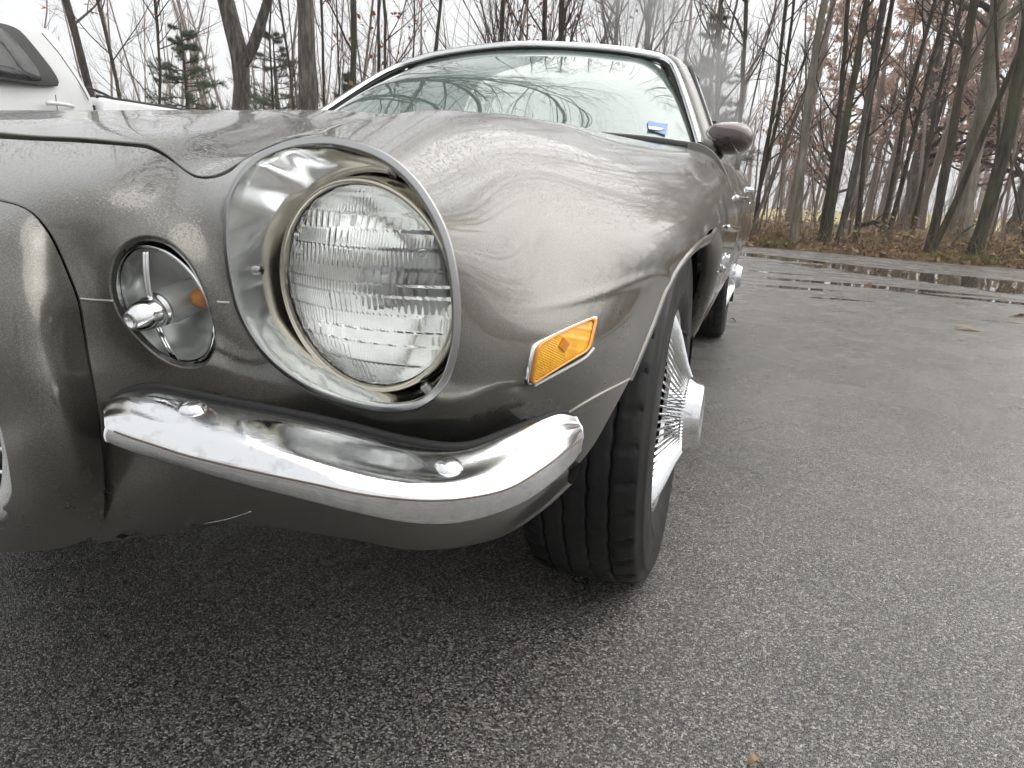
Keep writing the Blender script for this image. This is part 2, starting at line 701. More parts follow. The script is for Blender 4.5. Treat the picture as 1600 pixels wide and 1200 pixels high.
def make_asphalt():
    t = NT('wet_asphalt')
    pos = t.tc.outputs['Object']
    stone = t.n('TexVoronoi')
    stone.inputs['Scale'].default_value = 360
    t.link(pos, stone.inputs['Vector'])
    hs = t.n('SeparateColor')
    t.link(stone.outputs['Color'], hs.inputs[0])
    pick = hs.outputs[0]
    col = t.ramp(pick, [(0, (.020, .020, .020)), (.30, (.068, .066, .062)), (.55, (.155, .150, .140)), (.80, (.32, .31, .28)), (.93, (.48, .46, .42)), (1, (.75, .71, .64))])
    fine = t.noise(700, 2)
    col = t.mix(t.ramp(fine, [(.35, .35), (.65, 0)]), col, (.010, .010, .010))
    big = t.noise(1.1, 5, .62)
    col = t.mix(t.ramp(big, [(.40, .0), (.70, .32)]), col, (.022, .022, .022), 'MIX')
    # puddles: long shallow pans lying along the edge of the lot
    sep = t.n('SeparateXYZ')
    t.link(pos, sep.inputs[0])
    warp = t.noise(1.3, 5, .6)
    warp2 = t.noise(5.5, 4, .6)
    mask = None
    for cx, cy, ax, ay, ang in PUDDLES:
        ca, sa = math.cos(ang), math.sin(ang)
        dx = t.math('SUBTRACT', sep.outputs[0], cx)
        dy = t.math('SUBTRACT', sep.outputs[1], cy)
        uu = t.math('ADD', t.math('MULTIPLY', dx, ca / ax), t.math('MULTIPLY', dy, sa / ax))
        vv = t.math('ADD', t.math('MULTIPLY', dx, -sa / ay), t.math('MULTIPLY', dy, ca / ay))
        d = t.math('SQRT', t.math('ADD', t.math('MULTIPLY', uu, uu), t.math('MULTIPLY', vv, vv)))
        mask = d if mask is None else t.math('MINIMUM', mask, d)
    m = t.math('ADD', t.math('ADD', mask, t.math('MULTIPLY', t.math('SUBTRACT', warp, .5), 1.6)), t.math('MULTIPLY', t.math('SUBTRACT', warp2, .5), .5))
    pud = t.ramp(m, [(.80, 1), (1.0, 0)])
    damp = t.ramp(m, [(.9, 1), (1.35, 0)])
    col = t.mix(t.math('MULTIPLY', damp, .45), col, (.016, .015, .014))
    wet = t.noise(3.2, 4, .6)
    rough = t.ramp(wet, [(.3, .24), (.7, .42)])
    rough = t.math('MULTIPLY', rough, t.math('SUBTRACT', 1.0, t.math('MULTIPLY', pud, .93)))
    h = t.math('ADD', t.math('MULTIPLY', t.ramp(stone.outputs['Distance'], [(0, 1), (.6, 0)]), t.math('ADD', .35, pick)), t.math('MULTIPLY', fine, .3))
    bn = t.n('Bump')
    bn.inputs['Distance'].default_value = .0020
    t.link(h, bn.inputs['Height'])
    t.link(t.math('MULTIPLY', t.math('SUBTRACT', 1.0, pud), .85), bn.inputs['Strength'])
    t.set(Base_Color=col, Roughness=rough, Normal=bn.outputs['Normal'], IOR=1.4, Specular_IOR_Level=.6, Coat_Weight=t.math('ADD', .75, t.math('MULTIPLY', damp, .25)), Coat_Roughness=t.math('MULTIPLY', rough, .8), Coat_IOR=1.33, Coat_Normal=bn.outputs['Normal'])
    return t.m


PUDDLES = [(1.2, 9.3, 1.5, .30, R(-40)), (3.4, 7.2, 2.6, .72, R(-38)), (5.4, 5.6, 2.2, .75, R(-35)), (2.1, 6.1, 1.1, .16, R(-10)), (3.4, 4.2, .75, .13, R(-6)), (1.35, 5.5, .35, .10, R(0)), (1.7, 4.9, .3, .06, R(5)), (2.9, 5.6, .9, .12, R(-18)), (1.25, 6.9, .5, .09, R(-10))]
M['asphalt'] = make_asphalt()

xs = np.concatenate([np.linspace(-120, -14, 20), np.linspace(-13, 13, 90), np.linspace(14, 120, 20)])
ys = edge_y(np.clip(xs, -60, 60))
jit = nrg.uniform(-.03, .03, len(xs)) * (np.abs(xs) < 13)
v = np.concatenate([np.stack([xs, np.full(len(xs), -120.0), np.zeros(len(xs))], 1), np.stack([xs, ys + jit, np.zeros(len(xs))], 1)])
lot = mobj('parking_lot', v, grid_faces(2, len(xs)), M['asphalt'], None, False)
tag(lot, kind='structure')

t_ = NT('woodland_litter')
_a1 = t_.noise(7, 6, .65)
_a2 = t_.noise(.55, 4)
_c = t_.ramp(_a1, [(.25, (.045, .030, .018)), (.5, (.16, .095, .050)), (.75, (.28, .18, .095))])
_c = t_.mix(t_.ramp(_a2, [(.45, 0), (.62, .6)]), _c, (.16, .15, .055))
t_.set(Base_Color=_c, Roughness=.85, Normal=t_.bump(t_.noise(30, 5, .7), .9, .03))
M['litter'] = t_.m
t_ = NT('dry_grass')
_a1 = t_.noise(3.5, 6, .65)
_c = t_.ramp(_a1, [(.25, (.20, .16, .075)), (.5, (.36, .30, .14)), (.75, (.48, .42, .22))])
t_.set(Base_Color=_c, Roughness=.9)
M['field'] = t_.m


def terrain_z(x, y):
    d = y - edge_y(np.clip(x, -60, 60))
    return np.where(d > 0, .03 + .10 * (1 - np.exp(-np.maximum(d, 0) / 1.2)) + .05 * np.sin(x * 1.7 + y) * np.minimum(d / 3, 1) - .010 * np.clip(d - 4, 0, 60), 0)


gx = np.concatenate([np.linspace(-60, -14, 24), np.linspace(-13, 16, 120), np.linspace(17, 60, 24)])
gd = np.concatenate([[-.04, .0], np.linspace(.1, 6, 24), np.linspace(7, 26, 20)])
GXX, GDD = np.meshgrid(gx, gd)
GYY = edge_y(GXX) + GDD
GZZ = terrain_z(GXX, GYY) + np.where(GDD > .05, nrg.uniform(-.02, .02, GXX.shape), -.02 * (GDD < 0))
GZZ[0] = -.05
wf = put('woodland_floor', fast_mesh('woodland_floor', np.stack([GXX, GYY, GZZ], 2).reshape(-1, 3), np.array(grid_faces(len(gd), len(gx))), M['litter']))
tag(wf, kind='structure')
gg = mobj('ground', [(-310, -310, -1.2), (310, -310, -1.2), (310, 310, -1.2), (-310, 310, -1.2)], [(0, 1, 2, 3)], M['field'], None, False)
tag(gg, kind='structure')
fx = np.linspace(-90, 90, 60)
fd = np.linspace(24, 110, 30)
FX, FD = np.meshgrid(fx, fd)
FY = edge_y(np.clip(FX, -60, 60)) + FD
FZ = -.19 + .010 * (FD - 24) * .3 + .08 * np.sin(FX * .2) * np.sin(FD * .15)
FZ[0] = -.6
fo = put('grass_field', fast_mesh('grass_field', np.stack([FX, FY, FZ], 2).reshape(-1, 3), np.array(grid_faces(30, 60)), M['field']))
tag(fo, kind='structure')

# ------------------------------------------------------------------ trees
def bark(name, c0, c1, moss=None, scale=16):
    t = NT(name)
    mp = t.n('Mapping')
    mp.inputs['Scale'].default_value = (1, 1, .16)
    t.link(t.tc.outputs['Object'], mp.inputs['Vector'])
    n1 = t.noise(scale, 6, .7, vec=mp.outputs[0])
    n2 = t.noise(1.1, 4)
    c = t.mix(t.ramp(n1, [(.40, 0), (.62, 1)]), c0, c1)
    if moss:
        c = t.mix(t.ramp(n2, [(.42, 0), (.62, .75)]), c, moss)
    t.set(Base_Color=c, Roughness=.85, Normal=t.bump(n1, 1.0, .045))
    return t.m


M['bark_dark'] = bark('dark_wet_bark', (.026, .020, .016), (.135, .108, .088), (.060, .058, .022))
M['bark_grey'] = bark('grey_bark', (.06, .052, .045), (.21, .19, .165))
M['bark_pale'] = bark('pale_smooth_bark', (.16, .14, .115), (.36, .33, .28), (.14, .135, .08), 9)
M['bark_mossy'] = bark('mossy_bark', (.022, .020, .014), (.10, .085, .065), (.10, .11, .045))
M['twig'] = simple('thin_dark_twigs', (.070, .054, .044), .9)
M['twig_far'] = simple('haze_paled_twigs', (.27, .225, .20), .95)  # base colour paled to imitate haze over the far woods
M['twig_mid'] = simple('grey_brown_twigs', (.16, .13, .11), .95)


def leafmat(name, a, b, tr=.35):
    t = NT(name)
    oi = t.n('NewGeometry')
    c = t.mix(oi.outputs['Random Per Island'], a, b)
    t.set(Base_Color=c, Roughness=.6, Transmission_Weight=0.0, Subsurface_Weight=0.0)
    tl = t.n('BsdfTranslucent')
    t.link(c, tl.inputs['Color'])
    mx = t.n('MixShader')
    mx.inputs[0].default_value = tr
    t.link(t.b.outputs[0], mx.inputs[1])
    t.link(tl.outputs[0], mx.inputs[2])
    t.link(mx.outputs[0], t.out.inputs['Surface'])
    return t.m


M['leaf_rust'] = leafmat('russet_leaves', (.30, .12, .06), (.42, .22, .13))
M['leaf_pink'] = leafmat('faded_russet_leaves', (.52, .35, .28), (.68, .52, .44))
M['leaf_orange'] = leafmat('orange_leaves', (.52, .14, .03), (.60, .24, .07))
M['leaf_red'] = leafmat('dark_red_leaves', (.20, .045, .025), (.36, .12, .05))
M['leaf_tan'] = leafmat('tan_leaves', (.36, .22, .10), (.52, .36, .20))
M['leaf_litter'] = leafmat('fallen_leaves', (.13, .080, .044), (.40, .27, .16), .15)
M['needles'] = leafmat('pine_needles', (.065, .095, .050), (.15, .18, .10))
M['grass_green'] = leafmat('green_yellow_grass', (.16, .20, .04), (.34, .33, .10))
M['brush'] = leafmat('dry_brush', (.16, .11, .06), (.34, .25, .13), .1)


def tubes(P, Rd, m):
    """P (B,S,3), Rd (B,S): tubes of m sides -> v, quads."""
    B, S, _ = P.shape
    T = np.gradient(P, axis=1)
    T /= np.linalg.norm(T, axis=2, keepdims=True) + 1e-9
    ref = np.where(np.abs(T[:, :1, 2:3]) < .8, np.array([[[0, 0, 1.0]]]), np.array([[[1.0, 0, 0]]]))
    Nn = np.cross(T, np.broadcast_to(ref, T.shape))
    Nn /= np.linalg.norm(Nn, axis=2, keepdims=True) + 1e-9
    Bn = np.cross(T, Nn)
    a = np.arange(m) * 2 * math.pi / m
    v = P[:, :, None] + Rd[:, :, None, None] * (np.cos(a)[:, None] * Nn[:, :, None] + np.sin(a)[:, None] * Bn[:, :, None])
    b, s, k = np.meshgrid(np.arange(B), np.arange(S - 1), np.arange(m), indexing='ij')
    k2 = (k + 1) % m
    i = lambda bb, ss, kk: (bb * S + ss) * m + kk
    q = np.stack([i(b, s, k), i(b, s, k2), i(b, s + 1, k2), i(b, s + 1, k)], -1).reshape(-1, 4)
    return v.reshape(-1, 3), q


def grow(rs, o, d, L, r, S, wander, up, tip=.25):
    """Branches from origins o along d; returns points and radii."""
    B = len(o)
    P = np.empty((B, S + 1, 3))
    P[:, 0] = o
    d = d.copy()
    for k in range(S):
        d = d + rs.normal(0, wander, (B, 3)) + np.array([0, 0, up]) / S
        d /= np.linalg.norm(d, axis=1, keepdims=True)
        P[:, k + 1] = P[:, k] + d * (L / S)[:, None]
    t = np.linspace(0, 1, S + 1)
    Rd = r[:, None] * (1 - (1 - tip) * t[None])
    return P, Rd


def sprout(rs, P, Rd, n, t0, t1, ang, lk, rk, L):
    """n children on each branch between t0 and t1."""
    B, S, _ = P.shape
    t = rs.uniform(t0, t1, (B, n)) * (S - 1)
    i = np.minimum(t.astype(int), S - 2)
    f = (t - i)[..., None]
    bi = np.arange(B)[:, None]
    o = P[bi, i] * (1 - f) + P[bi, i + 1] * f
    d = P[bi, i + 1] - P[bi, i]
    d /= np.linalg.norm(d, axis=2, keepdims=True) + 1e-9
    rnd = rs.normal(0, 1, d.shape)
    rnd -= (rnd * d).sum(2, keepdims=True) * d
    rnd /= np.linalg.norm(rnd, axis=2, keepdims=True) + 1e-9
    a = rs.uniform(ang[0], ang[1], (B, n, 1))
    dd = d * np.cos(a) + rnd * np.sin(a)
    r = Rd[bi, i] * rk
    ll = np.broadcast_to(L[:, None], (B, n)) * lk * rs.uniform(.55, 1.1, (B, n)) * (1.15 - .6 * (t / (S - 1)))
    return o.reshape(-1, 3), dd.reshape(-1, 3), ll.ravel(), np.maximum(r.ravel(), .0022)


def leaf_cards(rs, pts, size, n, spread=.08):
    """n small bent leaves round each point."""
    c = np.repeat(pts, n, 0) + rs.normal(0, spread, (len(pts) * n, 3))
    m = len(c)
    a = rs.normal(0, 1, (m, 3))
    a /= np.linalg.norm(a, axis=1, keepdims=True)
    b = np.cross(a, rs.normal(0, 1, (m, 3)))
    b /= np.linalg.norm(b, axis=1, keepdims=True)
    n_ = np.cross(a, b)
    s = size * rs.uniform(.6, 1.3, (m, 1))
    v = np.stack([c - a * s, c + b * s * .55 + n_ * s * .15, c + a * s * 1.1, c - b * s * .55 + n_ * s * .15], 1).reshape(-1, 3)
    return v, np.arange(m * 4).reshape(-1, 4)


def tree(name, label, path, r0, seed, H=None, n1=16, first=.12, blen=2.6, ang=(.5, 1.1), up=.5, mat='bark_dark', twigs=2, leaf=None, leaves=0, group=None, limbs=(), n2=6, n3=5, rtop=None, cat='tree', lsize=.05, wander=.10):
    """path: places of the trunk from the ground up; limbs: further heavy stems as paths with radii."""
    rs = np.random.RandomState(seed)
    path = np.asarray(path, float)
    base = path[0].copy()
    stems = [(path, r0)] + [(np.asarray(p, float), r) for p, r in limbs]
    tv, tq, n0 = [], [], 0
    P1, R1, D1 = [], [], []
    cv, cq, c0 = [], [], 0
    lv = []
    for si, (pth, rad) in enumerate(stems):
        top = pth[-1]
        Hs = (H or 13.0) if si == 0 else (H or 13.0) * .92
        if top[2] < Hs:
            d = pth[-1] - pth[-2]
            d /= np.linalg.norm(d)
            d = d * .8 + np.array([0, 0, .35])
            d /= np.linalg.norm(d)
            k = (Hs - top[2]) / max(d[2], .3)
            ext = [top + d * k * t + rs.normal(0, .10, 3) * t * np.array([1, 1, 0]) * 2 for t in (.33, .66, 1.0)]
            pth = np.concatenate([pth, ext])
        c = resample(cspline(pth, 120), 34)
        c[1:-1, :2] += rs.normal(0, rad * .10, (32, 2))
        tt = np.linspace(0, 1, 34)
        rr = rad * (1 - .78 * tt ** 1.1) * (1 + .07 * rs.normal(0, 1, 34))
        if si == 0:
            rr[:3] *= np.array([1.45, 1.18, 1.05])
            c[0, 2] -= .12
        v, q = tubes(c[None], rr[None], 10 if rad > .06 else 7)
        tv.append(v)
        tq.append(q + n0)
        n0 += len(v)
        # first-order branches
        nb = n1 if si == 0 else max(6, n1 * 2 // 3)
        o, d, L, r = sprout(rs, c[None], rr[None], nb, first if si == 0 else .15, .98, ang, 1.0, .42, np.array([blen]))
        r = np.minimum(r, .05 * blen / 2.6)
        P, Rd = grow(rs, o, d, L, r, 7, wander, up)
        lv.append(P[:, 4:].reshape(-1, 3))
        v, q = tubes(P, Rd, 5)
        cv.append(v)
        cq.append(q + c0)
        c0 += len(v)
        Pa, Ra, La = P, Rd, L
        if twigs >= 1:
            o, d, L, r = sprout(rs, Pa, Ra, n2, .15, .98, (.35, .95), .55, .55, La)
            P, Rd = grow(rs, o, d, L, r, 5, wander * 1.1, up * .6)
            v, q = tubes(P, Rd, 3)
            cv.append(v)
            cq.append(q + c0)
            c0 += len(v)
            lv.append(P[:, 2:].reshape(-1, 3))
            if twigs >= 2:
                o, d, L, r = sprout(rs, P, Rd, n3, .1, .98, (.35, .9), .6, .6, L)
                P2, Rd2 = grow(rs, o, d, L, r, 3, wander, up * .4)
                v, q = tubes(P2, Rd2, 3)
                cv.append(v)
                cq.append(q + c0)
                c0 += len(v)
                lv.append(P2[:, 1:].reshape(-1, 3))
    e = empty(name, base, label=label, cat=cat, group=group)
    put('trunk', fast_mesh('trunk', np.concatenate(tv) - base, np.concatenate(tq), M[mat]), e)
    put('crown', fast_mesh('crown', np.concatenate(cv) - base, np.concatenate(cq), M['twig']), e)
    if leaf:
        ps = np.concatenate(lv)
        ps = ps[rs.choice(len(ps), min(len(ps), leaves), replace=False)]
        v, q = leaf_cards(rs, ps, lsize, 2, .05)
        put('leaves', fast_mesh('leaves', v - base, q, M[leaf], False), e)
    return e


def px_path(pix, d, ground=True):
    """Trunk line from sight lines, standing d metres back (y), last pixel first seen lowest; adds the foot on the ground."""
    P = [spot(u, v, y=d) for u, v in pix]
    if ground:
        a, b = P[0], P[1] if len(P) > 1 else P[0] + np.array([0, 0, 1.0])
        s_ = (b - a) / max(b[2] - a[2], 1e-3)
        gz = float(terrain_z(np.array([a[0]]), np.array([d]))[0])
        if a[2] > gz + .15:
            foot = a + s_ * (gz - a[2]) * .8
            foot[2] = gz
            P = [foot] + P
        else:
            P[0][2] = gz
    return np.array(P)


def wpx(w, d, d_right=True):
    return w * (d + 1.3) / 1097.0 / 2 * (.68 if d_right else .86)


TR = [  # name, label, pixels low to high, distance, width px, options
    # ---- right of the car
    ('bare_tree', 'slim dark tree standing just behind the door mirror', [(1150, 372), (1152, 260), (1159, 150), (1166, 0)], 14.0, 10, dict(n1=14, blen=1.8)),
    ('bare_tree', 'dark double-stemmed tree nearest right of the door mirror', [(1176, 378), (1194, 250), (1213, 140), (1229, 0)], 13.2, 9, dict(n1=26, first=.06, blen=2.3, limbs=[([(1186, 300), (1216, 180), (1234, 60), (1248, -60)], 8)])),
    ('bare_tree', 'pale smooth trunk standing alone at the kerb, right of the double-stemmed tree', [(1240, 388), (1252, 270), (1263, 160), (1281, 40), (1288, 0)], 11.9, 17, dict(mat='bark_pale', n1=10, first=.25, blen=1.6)),
    ('bare_tree', 'leftmost dark trunk of the leaning clump', [(1281, 388), (1299, 270), (1314, 150), (1325, 0)], 12.2, 11, dict(n1=18, first=.1, blen=1.9)),
    ('bare_tree', 'thickest mossy trunk of the leaning clump', [(1287, 391), (1310, 270), (1331, 140), (1352, 20), (1358, -30)], 11.8, 15, dict(mat='bark_mossy', n1=16, first=.12, blen=2.0)),
    ('bare_tree', 'brown trunk in the middle of the leaning clump', [(1308, 393), (1334, 270), (1357, 150), (1376, 30), (1384, -20)], 11.9, 14, dict(mat='bark_grey', n1=16, first=.12, blen=2.0)),
    ('bare_tree', 'rightmost thin trunk of the leaning clump', [(1335, 394), (1348, 280), (1362, 150), (1384, 60), (1398, -20)], 12.1, 10, dict(n1=18, first=.1, blen=2.0)),
    ('bare_tree', 'first of three slim slanting trees in front of the pink foliage', [(1379, 362), (1398, 268), (1424, 140), (1461, 0)], 15.0, 10, dict(n1=15, first=.12, blen=1.9)),
    ('bare_tree', 'middle of three slim slanting trees in front of the pink foliage', [(1388, 366), (1412, 275), (1442, 150), (1481, 0)], 15.4, 10, dict(n1=15, first=.12, blen=1.9)),
    ('bare_tree', 'last of three slim slanting trees, beside the straight dark trunk', [(1421, 385), (1441, 290), (1466, 150), (1499, 20)], 13.6, 9, dict(n1=15, first=.12, blen=1.7)),
    ('bare_tree', 'straight dark slanting trunk left of the big pale tree', [(1450, 403), (1482, 250), (1503, 120), (1522, 0)], 11.2, 17, dict(n1=12, first=.2, blen=1.9)),
    ('bare_tree', 'thin trunk crossing diagonally in front of the big pale tree', [(1448, 404), (1475, 355), (1520, 250), (1562, 150), (1606, 50)], 11.0, 12, dict(n1=10, first=.25, blen=1.5)),
    ('bare_tree', 'big pale tree with heavy limbs spreading at the top right', [(1492, 392), (1516, 270), (1541, 150), (1554, 60), (1562, 0)], 14.5, 34, dict(mat='bark_pale', n1=14, first=.3, blen=3.4, limbs=[([(1545, 40), (1515, 12), (1480, -8), (1440, -40)], 12), ([(1552, 45), (1590, 12), (1625, -20), (1660, -70)], 14)])),
    ('bare_tree', 'mossy dark trunk nearest the right edge of the picture', [(1518, 406), (1549, 310), (1572, 220), (1592, 120), (1612, 0)], 10.6, 24, dict(mat='bark_mossy', n1=12, first=.15, blen=2.0)),
    ('bare_tree', 'thin upright sapling in front of the big pale tree', [(1530, 395), (1560, 215), (1558, 100), (1555, 0)], 12.6, 6, dict(n1=10, first=.2, blen=1.2)),
    ('bare_tree', 'thin twisted stem next to the stop sign', [(1597, 352), (1590, 320), (1582, 275), (1577, 215), (1580, 150)], 12.9, 5, dict(n1=10, first=.2, blen=1.0, H=6)),
    # ---- left of and above the car
    ('bare_tree', 'dark trunk leaning away right behind the pickup cab', [(141, 140), (128, 95), (117, 50), (104, 0)], 9.4, 18, dict(n1=14, first=.25, blen=2.4, leaf='leaf_orange', leaves=60)),
    ('bare_tree', 'slim leaning tree above the pickup bed, nearest the cab', [(187, 155), (174, 90), (162, 40), (152, 0)], 8.6, 9, dict(mat='bark_mossy', n1=14, first=.12, blen=1.8, leaf='leaf_orange', leaves=70)),
    ('bare_tree', 'thin upright dark tree above the far end of the pickup bed', [(249, 165), (250, 110), (247, 60), (242, 0)], 10.2, 7, dict(n1=22, first=.1, blen=1.8)),
    ('bare_tree', 'stout grey tree forking into two heavy limbs', [(376, 176), (375, 120), (374, 95), (364, 45), (351, -8)], 11.0, 40, dict(mat='bark_grey', n1=18, first=.3, blen=4.6, limbs=[([(381, 100), (398, 66), (411, 25), (420, -10)], 26)], H=17, wl=[([(-.1, 0, 5.2), (.6, -1.2, 7.6), (1.5, -2.8, 10.2), (2.6, -4.2, 12.2)], .12), ([(.9, 0, 6.2), (2.0, -.8, 8.6), (3.4, -1.8, 11.4)], .10)])),
    ('bare_tree', 'thin curved sapling between the forked tree and the thickest trunk', [(427, 176), (424, 110), (421, 50), (424, 0)], 11.6, 5, dict(n1=14, first=.1, blen=1.3, H=9)),
    ('bare_tree', 'leaning sapling touching the left side of the thickest trunk', [(459, 178), (454, 120), (446, 60), (436, 0)], 10.6, 6, dict(n1=14, first=.1, blen=1.5, H=10)),
    ('bare_tree', 'thickest upright trunk, standing just left of the windscreen', [(482, 180), (480, 120), (478, 60), (475, 0)], 9.6, 43, dict(mat='bark_grey', n1=22, first=.30, blen=5.2, H=19, wl=[([(.05, 0, 6.0), (.9, -.6, 8.2), (2.4, -1.6, 10.6), (4.2, -2.4, 12.4)], .13), ([(.1, 0, 7.4), (.6, -.9, 9.6), (1.2, -2.2, 11.8), (2.0, -3.6, 13.6)], .12), ([(0, 0, 8.4), (-.8, -.8, 10.4), (-2.0, -1.8, 12.6)], .10), ([(.1, 0, 9.2), (1.3, -.2, 11.2), (3.2, -.6, 13.4)], .10)])),
    ('bare_tree', 'thin dark tree against the right side of the thickest trunk', [(507, 182), (505, 120), (504, 60), (502, 0)], 9.9, 6, dict(n1=16, first=.1, blen=1.7)),
    ('bare_tree', 'hair-thin sapling between two darker trunks left of the windscreen', [(531, 165), (529, 100), (527, 50), (526, 0)], 10.8, 4, dict(n1=16, first=.1, blen=1.5, H=8)),
    ('bare_tree', 'mid-sized mossy trunk above the left end of the windscreen', [(552, 152), (552, 100), (553, 50), (552, 0)], 10.4, 13, dict(mat='bark_mossy', n1=16, first=.1, blen=2.2, leaf='leaf_tan', leaves=40)),
    ('bare_tree', 'left of two close dark trunks above the windscreen corner', [(592, 116), (592, 80), (591, 40), (592, 0)], 10.9, 7, dict(n1=16, first=.1, blen=2.0, leaf='leaf_red', leaves=80)),
    ('bare_tree', 'right of two close dark trunks above the windscreen corner', [(602, 110), (601, 80), (602, 40), (600, 0)], 10.7, 7, dict(n1=16, first=.1, blen=2.2, leaf='leaf_red', leaves=80)),
    ('bare_tree', 'thin tree above the windscreen with a few dark red leaves', [(646, 92), (647, 60), (648, 30), (647, 0)], 11.4, 4, dict(n1=18, first=.1, blen=1.8, leaf='leaf_red', leaves=120, H=9)),
    ('bare_tree', 'slim dark tree a little right of the red-leaved one', [(680, 90), (683, 60), (686, 30), (689, 0)], 11.6, 8, dict(n1=18, first=.1, blen=2.2, leaf='leaf_red', leaves=60)),
    ('bare_tree', 'broom-shaped dark tree above the middle of the windscreen', [(783, 82), (784, 55), (785, 25), (786, 0)], 12.5, 9, dict(n1=46, first=.12, blen=3.0, ang=(.25, .6), up=.9)),
    ('bare_tree', 'dense dark tree left of the steam, with brown leaves low down', [(849, 80), (850, 55), (850, 25), (851, 0)], 13.2, 9, dict(n1=46, first=.12, blen=2.9, ang=(.25, .7), up=.8, leaf='leaf_red', leaves=200)),
    ('bare_tree', 'dense tree beside it with a thicker trunk, right at the steam', [(876, 80), (877, 55), (877, 25), (878, 0)], 12.8, 12, dict(mat='bark_mossy', n1=46, first=.12, blen=3.0, ang=(.25, .8), up=.7, leaf='leaf_red', leaves=260)),
    ('bare_tree', 'tangled twiggy tree seen through the left side of the steam', [(962, 85), (963, 55), (965, 25), (966, 0)], 14.0, 9, dict(mat='bark_grey', n1=46, first=.12, blen=2.8, ang=(.3, 1.0), up=.5)),
    ('bare_tree', 'grey trunk seen through the middle of the steam', [(1010, 95), (1012, 60), (1014, 25), (1016, 0)], 14.5, 12, dict(mat='bark_grey', n1=30, first=.12, blen=2.6)),
    ('bare_tree', 'pale grey trunk seen through the right side of the steam', [(1118, 250), (1121, 150), (1123, 70), (1127, 0)], 15.5, 12, dict(mat='bark_grey', n1=22, first=.12, blen=2.4)),
]
for k, (nm, lab, pix, d, w, opt) in enumerate(TR):
    opt = dict(opt)
    opt.pop('rk', None)
    wl = opt.pop('wl', [])
    if 'limbs' in opt:
        opt['limbs'] = [(px_path(p, d, False), wpx(w2, d)) for p, w2 in opt['limbs']]
    if wl:
        b0 = px_path(pix, d)[0]
        opt['limbs'] = opt.get('limbs', []) + [(np.array([b0 + np.array(o_) for o_ in offs]), r_) for offs, r_ in wl]
    tree(nm, lab, px_path(pix, d), wpx(w, d, pix[0][0] > 1100), 100 + k, group='bare trees along the edge of the lot', **opt)


def lay_z(x, y):
    """Height of the ground anywhere beyond the lot."""
    d = y - edge_y(np.clip(x, -60, 60))
    z = terrain_z(x, y)
    return np.where(d > 26, -.19, z)


def thicket(rs, xy, H, r0, nb, nt, lean=.10, blen=.22, low=.12):
    """Many thin bare trees as one mass of stems, boughs and twigs."""
    B = len(xy)
    z = lay_z(xy[:, 0], xy[:, 1])
    o = np.stack([xy[:, 0], xy[:, 1], z - .1], 1)
    d = np.stack([rs.normal(.04, lean, B), rs.normal(0, lean, B), np.ones(B)], 1)
    d /= np.linalg.norm(d, axis=1, keepdims=True)
    P, Rd = grow(rs, o, d, H, r0, 9, .045, .05, .2)
    V, Q, n = [], [], 0
    v, q = tubes(P, Rd, 5)
    V.append(v), Q.append(q)
    n += len(v)
    o, d, L, r = sprout(rs, P, Rd, nb, low, .98, (.4, 1.0), blen, .45, H)
    r = np.minimum(r, .03)
    P1, R1 = grow(rs, o, d, L, r, 4, .11, .5)
    v, q = tubes(P1, R1, 3)
    V.append(v), Q.append(q + n)
    n += len(v)
    o, d, L, r = sprout(rs, P1, R1, nt, .15, .98, (.35, .9), .55, .6, L)
    P2, R2 = grow(rs, o, d, L, r, 3, .11, .3)
    v, q = tubes(P2, R2, 3)
    V.append(v), Q.append(q + n)
    return np.concatenate(V), np.concatenate(Q), np.concatenate([P1[:, 2:].reshape(-1, 3), P2[:, 1:].reshape(-1, 3)])


rs = np.random.RandomState(21)
# saplings close behind the first row
n_ = 90
x_ = rs.uniform(-13, 14, n_)
y_ = edge_y(x_) + rs.uniform(1.0, 9, n_)
v, q, _pts = thicket(rs, np.stack([x_, y_], 1), rs.uniform(3.5, 10, n_), rs.uniform(.012, .04, n_), 14, 5)
tag(put('sapling_thicket', fast_mesh('sapling_thicket', v, q, M['twig_mid'])), 'thin bare saplings and twigs filling the gaps between the trees', 'thicket', kind='stuff')
n_ = 340
x_ = rs.uniform(-8, 34, n_)
y_ = edge_y(x_) + rs.uniform(10, 30, n_)
v, q, _pts3 = thicket(rs, np.stack([x_, y_], 1), rs.uniform(1.4, 4.5, n_), rs.uniform(.008, .022, n_), 16, 6, .22, blen=.42, low=.05)
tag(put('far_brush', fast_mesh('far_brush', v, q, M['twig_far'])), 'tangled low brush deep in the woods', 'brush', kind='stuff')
n_ = 230
x_ = rs.uniform(-42, 48, n_)
y_ = edge_y(x_) + rs.uniform(9, 30, n_)
v, q, _pts2 = thicket(rs, np.stack([x_, y_], 1), rs.uniform(7, 15, n_), rs.uniform(.03, .13, n_), 12, 5, blen=.20)
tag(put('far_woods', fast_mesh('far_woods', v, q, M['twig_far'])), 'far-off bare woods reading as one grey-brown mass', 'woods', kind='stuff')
# the opposite tree line, seen only in paint and chrome
n_ = 46
x_ = rs.uniform(-34, 36, n_)
y_ = rs.uniform(-30, -17, n_)
xy = np.stack([x_, y_], 1)
_keep = lay_z
lay_z = lambda x, y: np.zeros_like(x)
v, q, _p = thicket(rs, xy, rs.uniform(9, 16, n_), rs.uniform(.08, .22, n_), 22, 6, blen=.26)
lay_z = _keep
tag(put('woods_across_the_lot', fast_mesh('woods_across_the_lot', v, q, M['twig_mid'])), 'bare trees on the other side of the lot, mirrored in the paint', 'woods', kind='stuff')
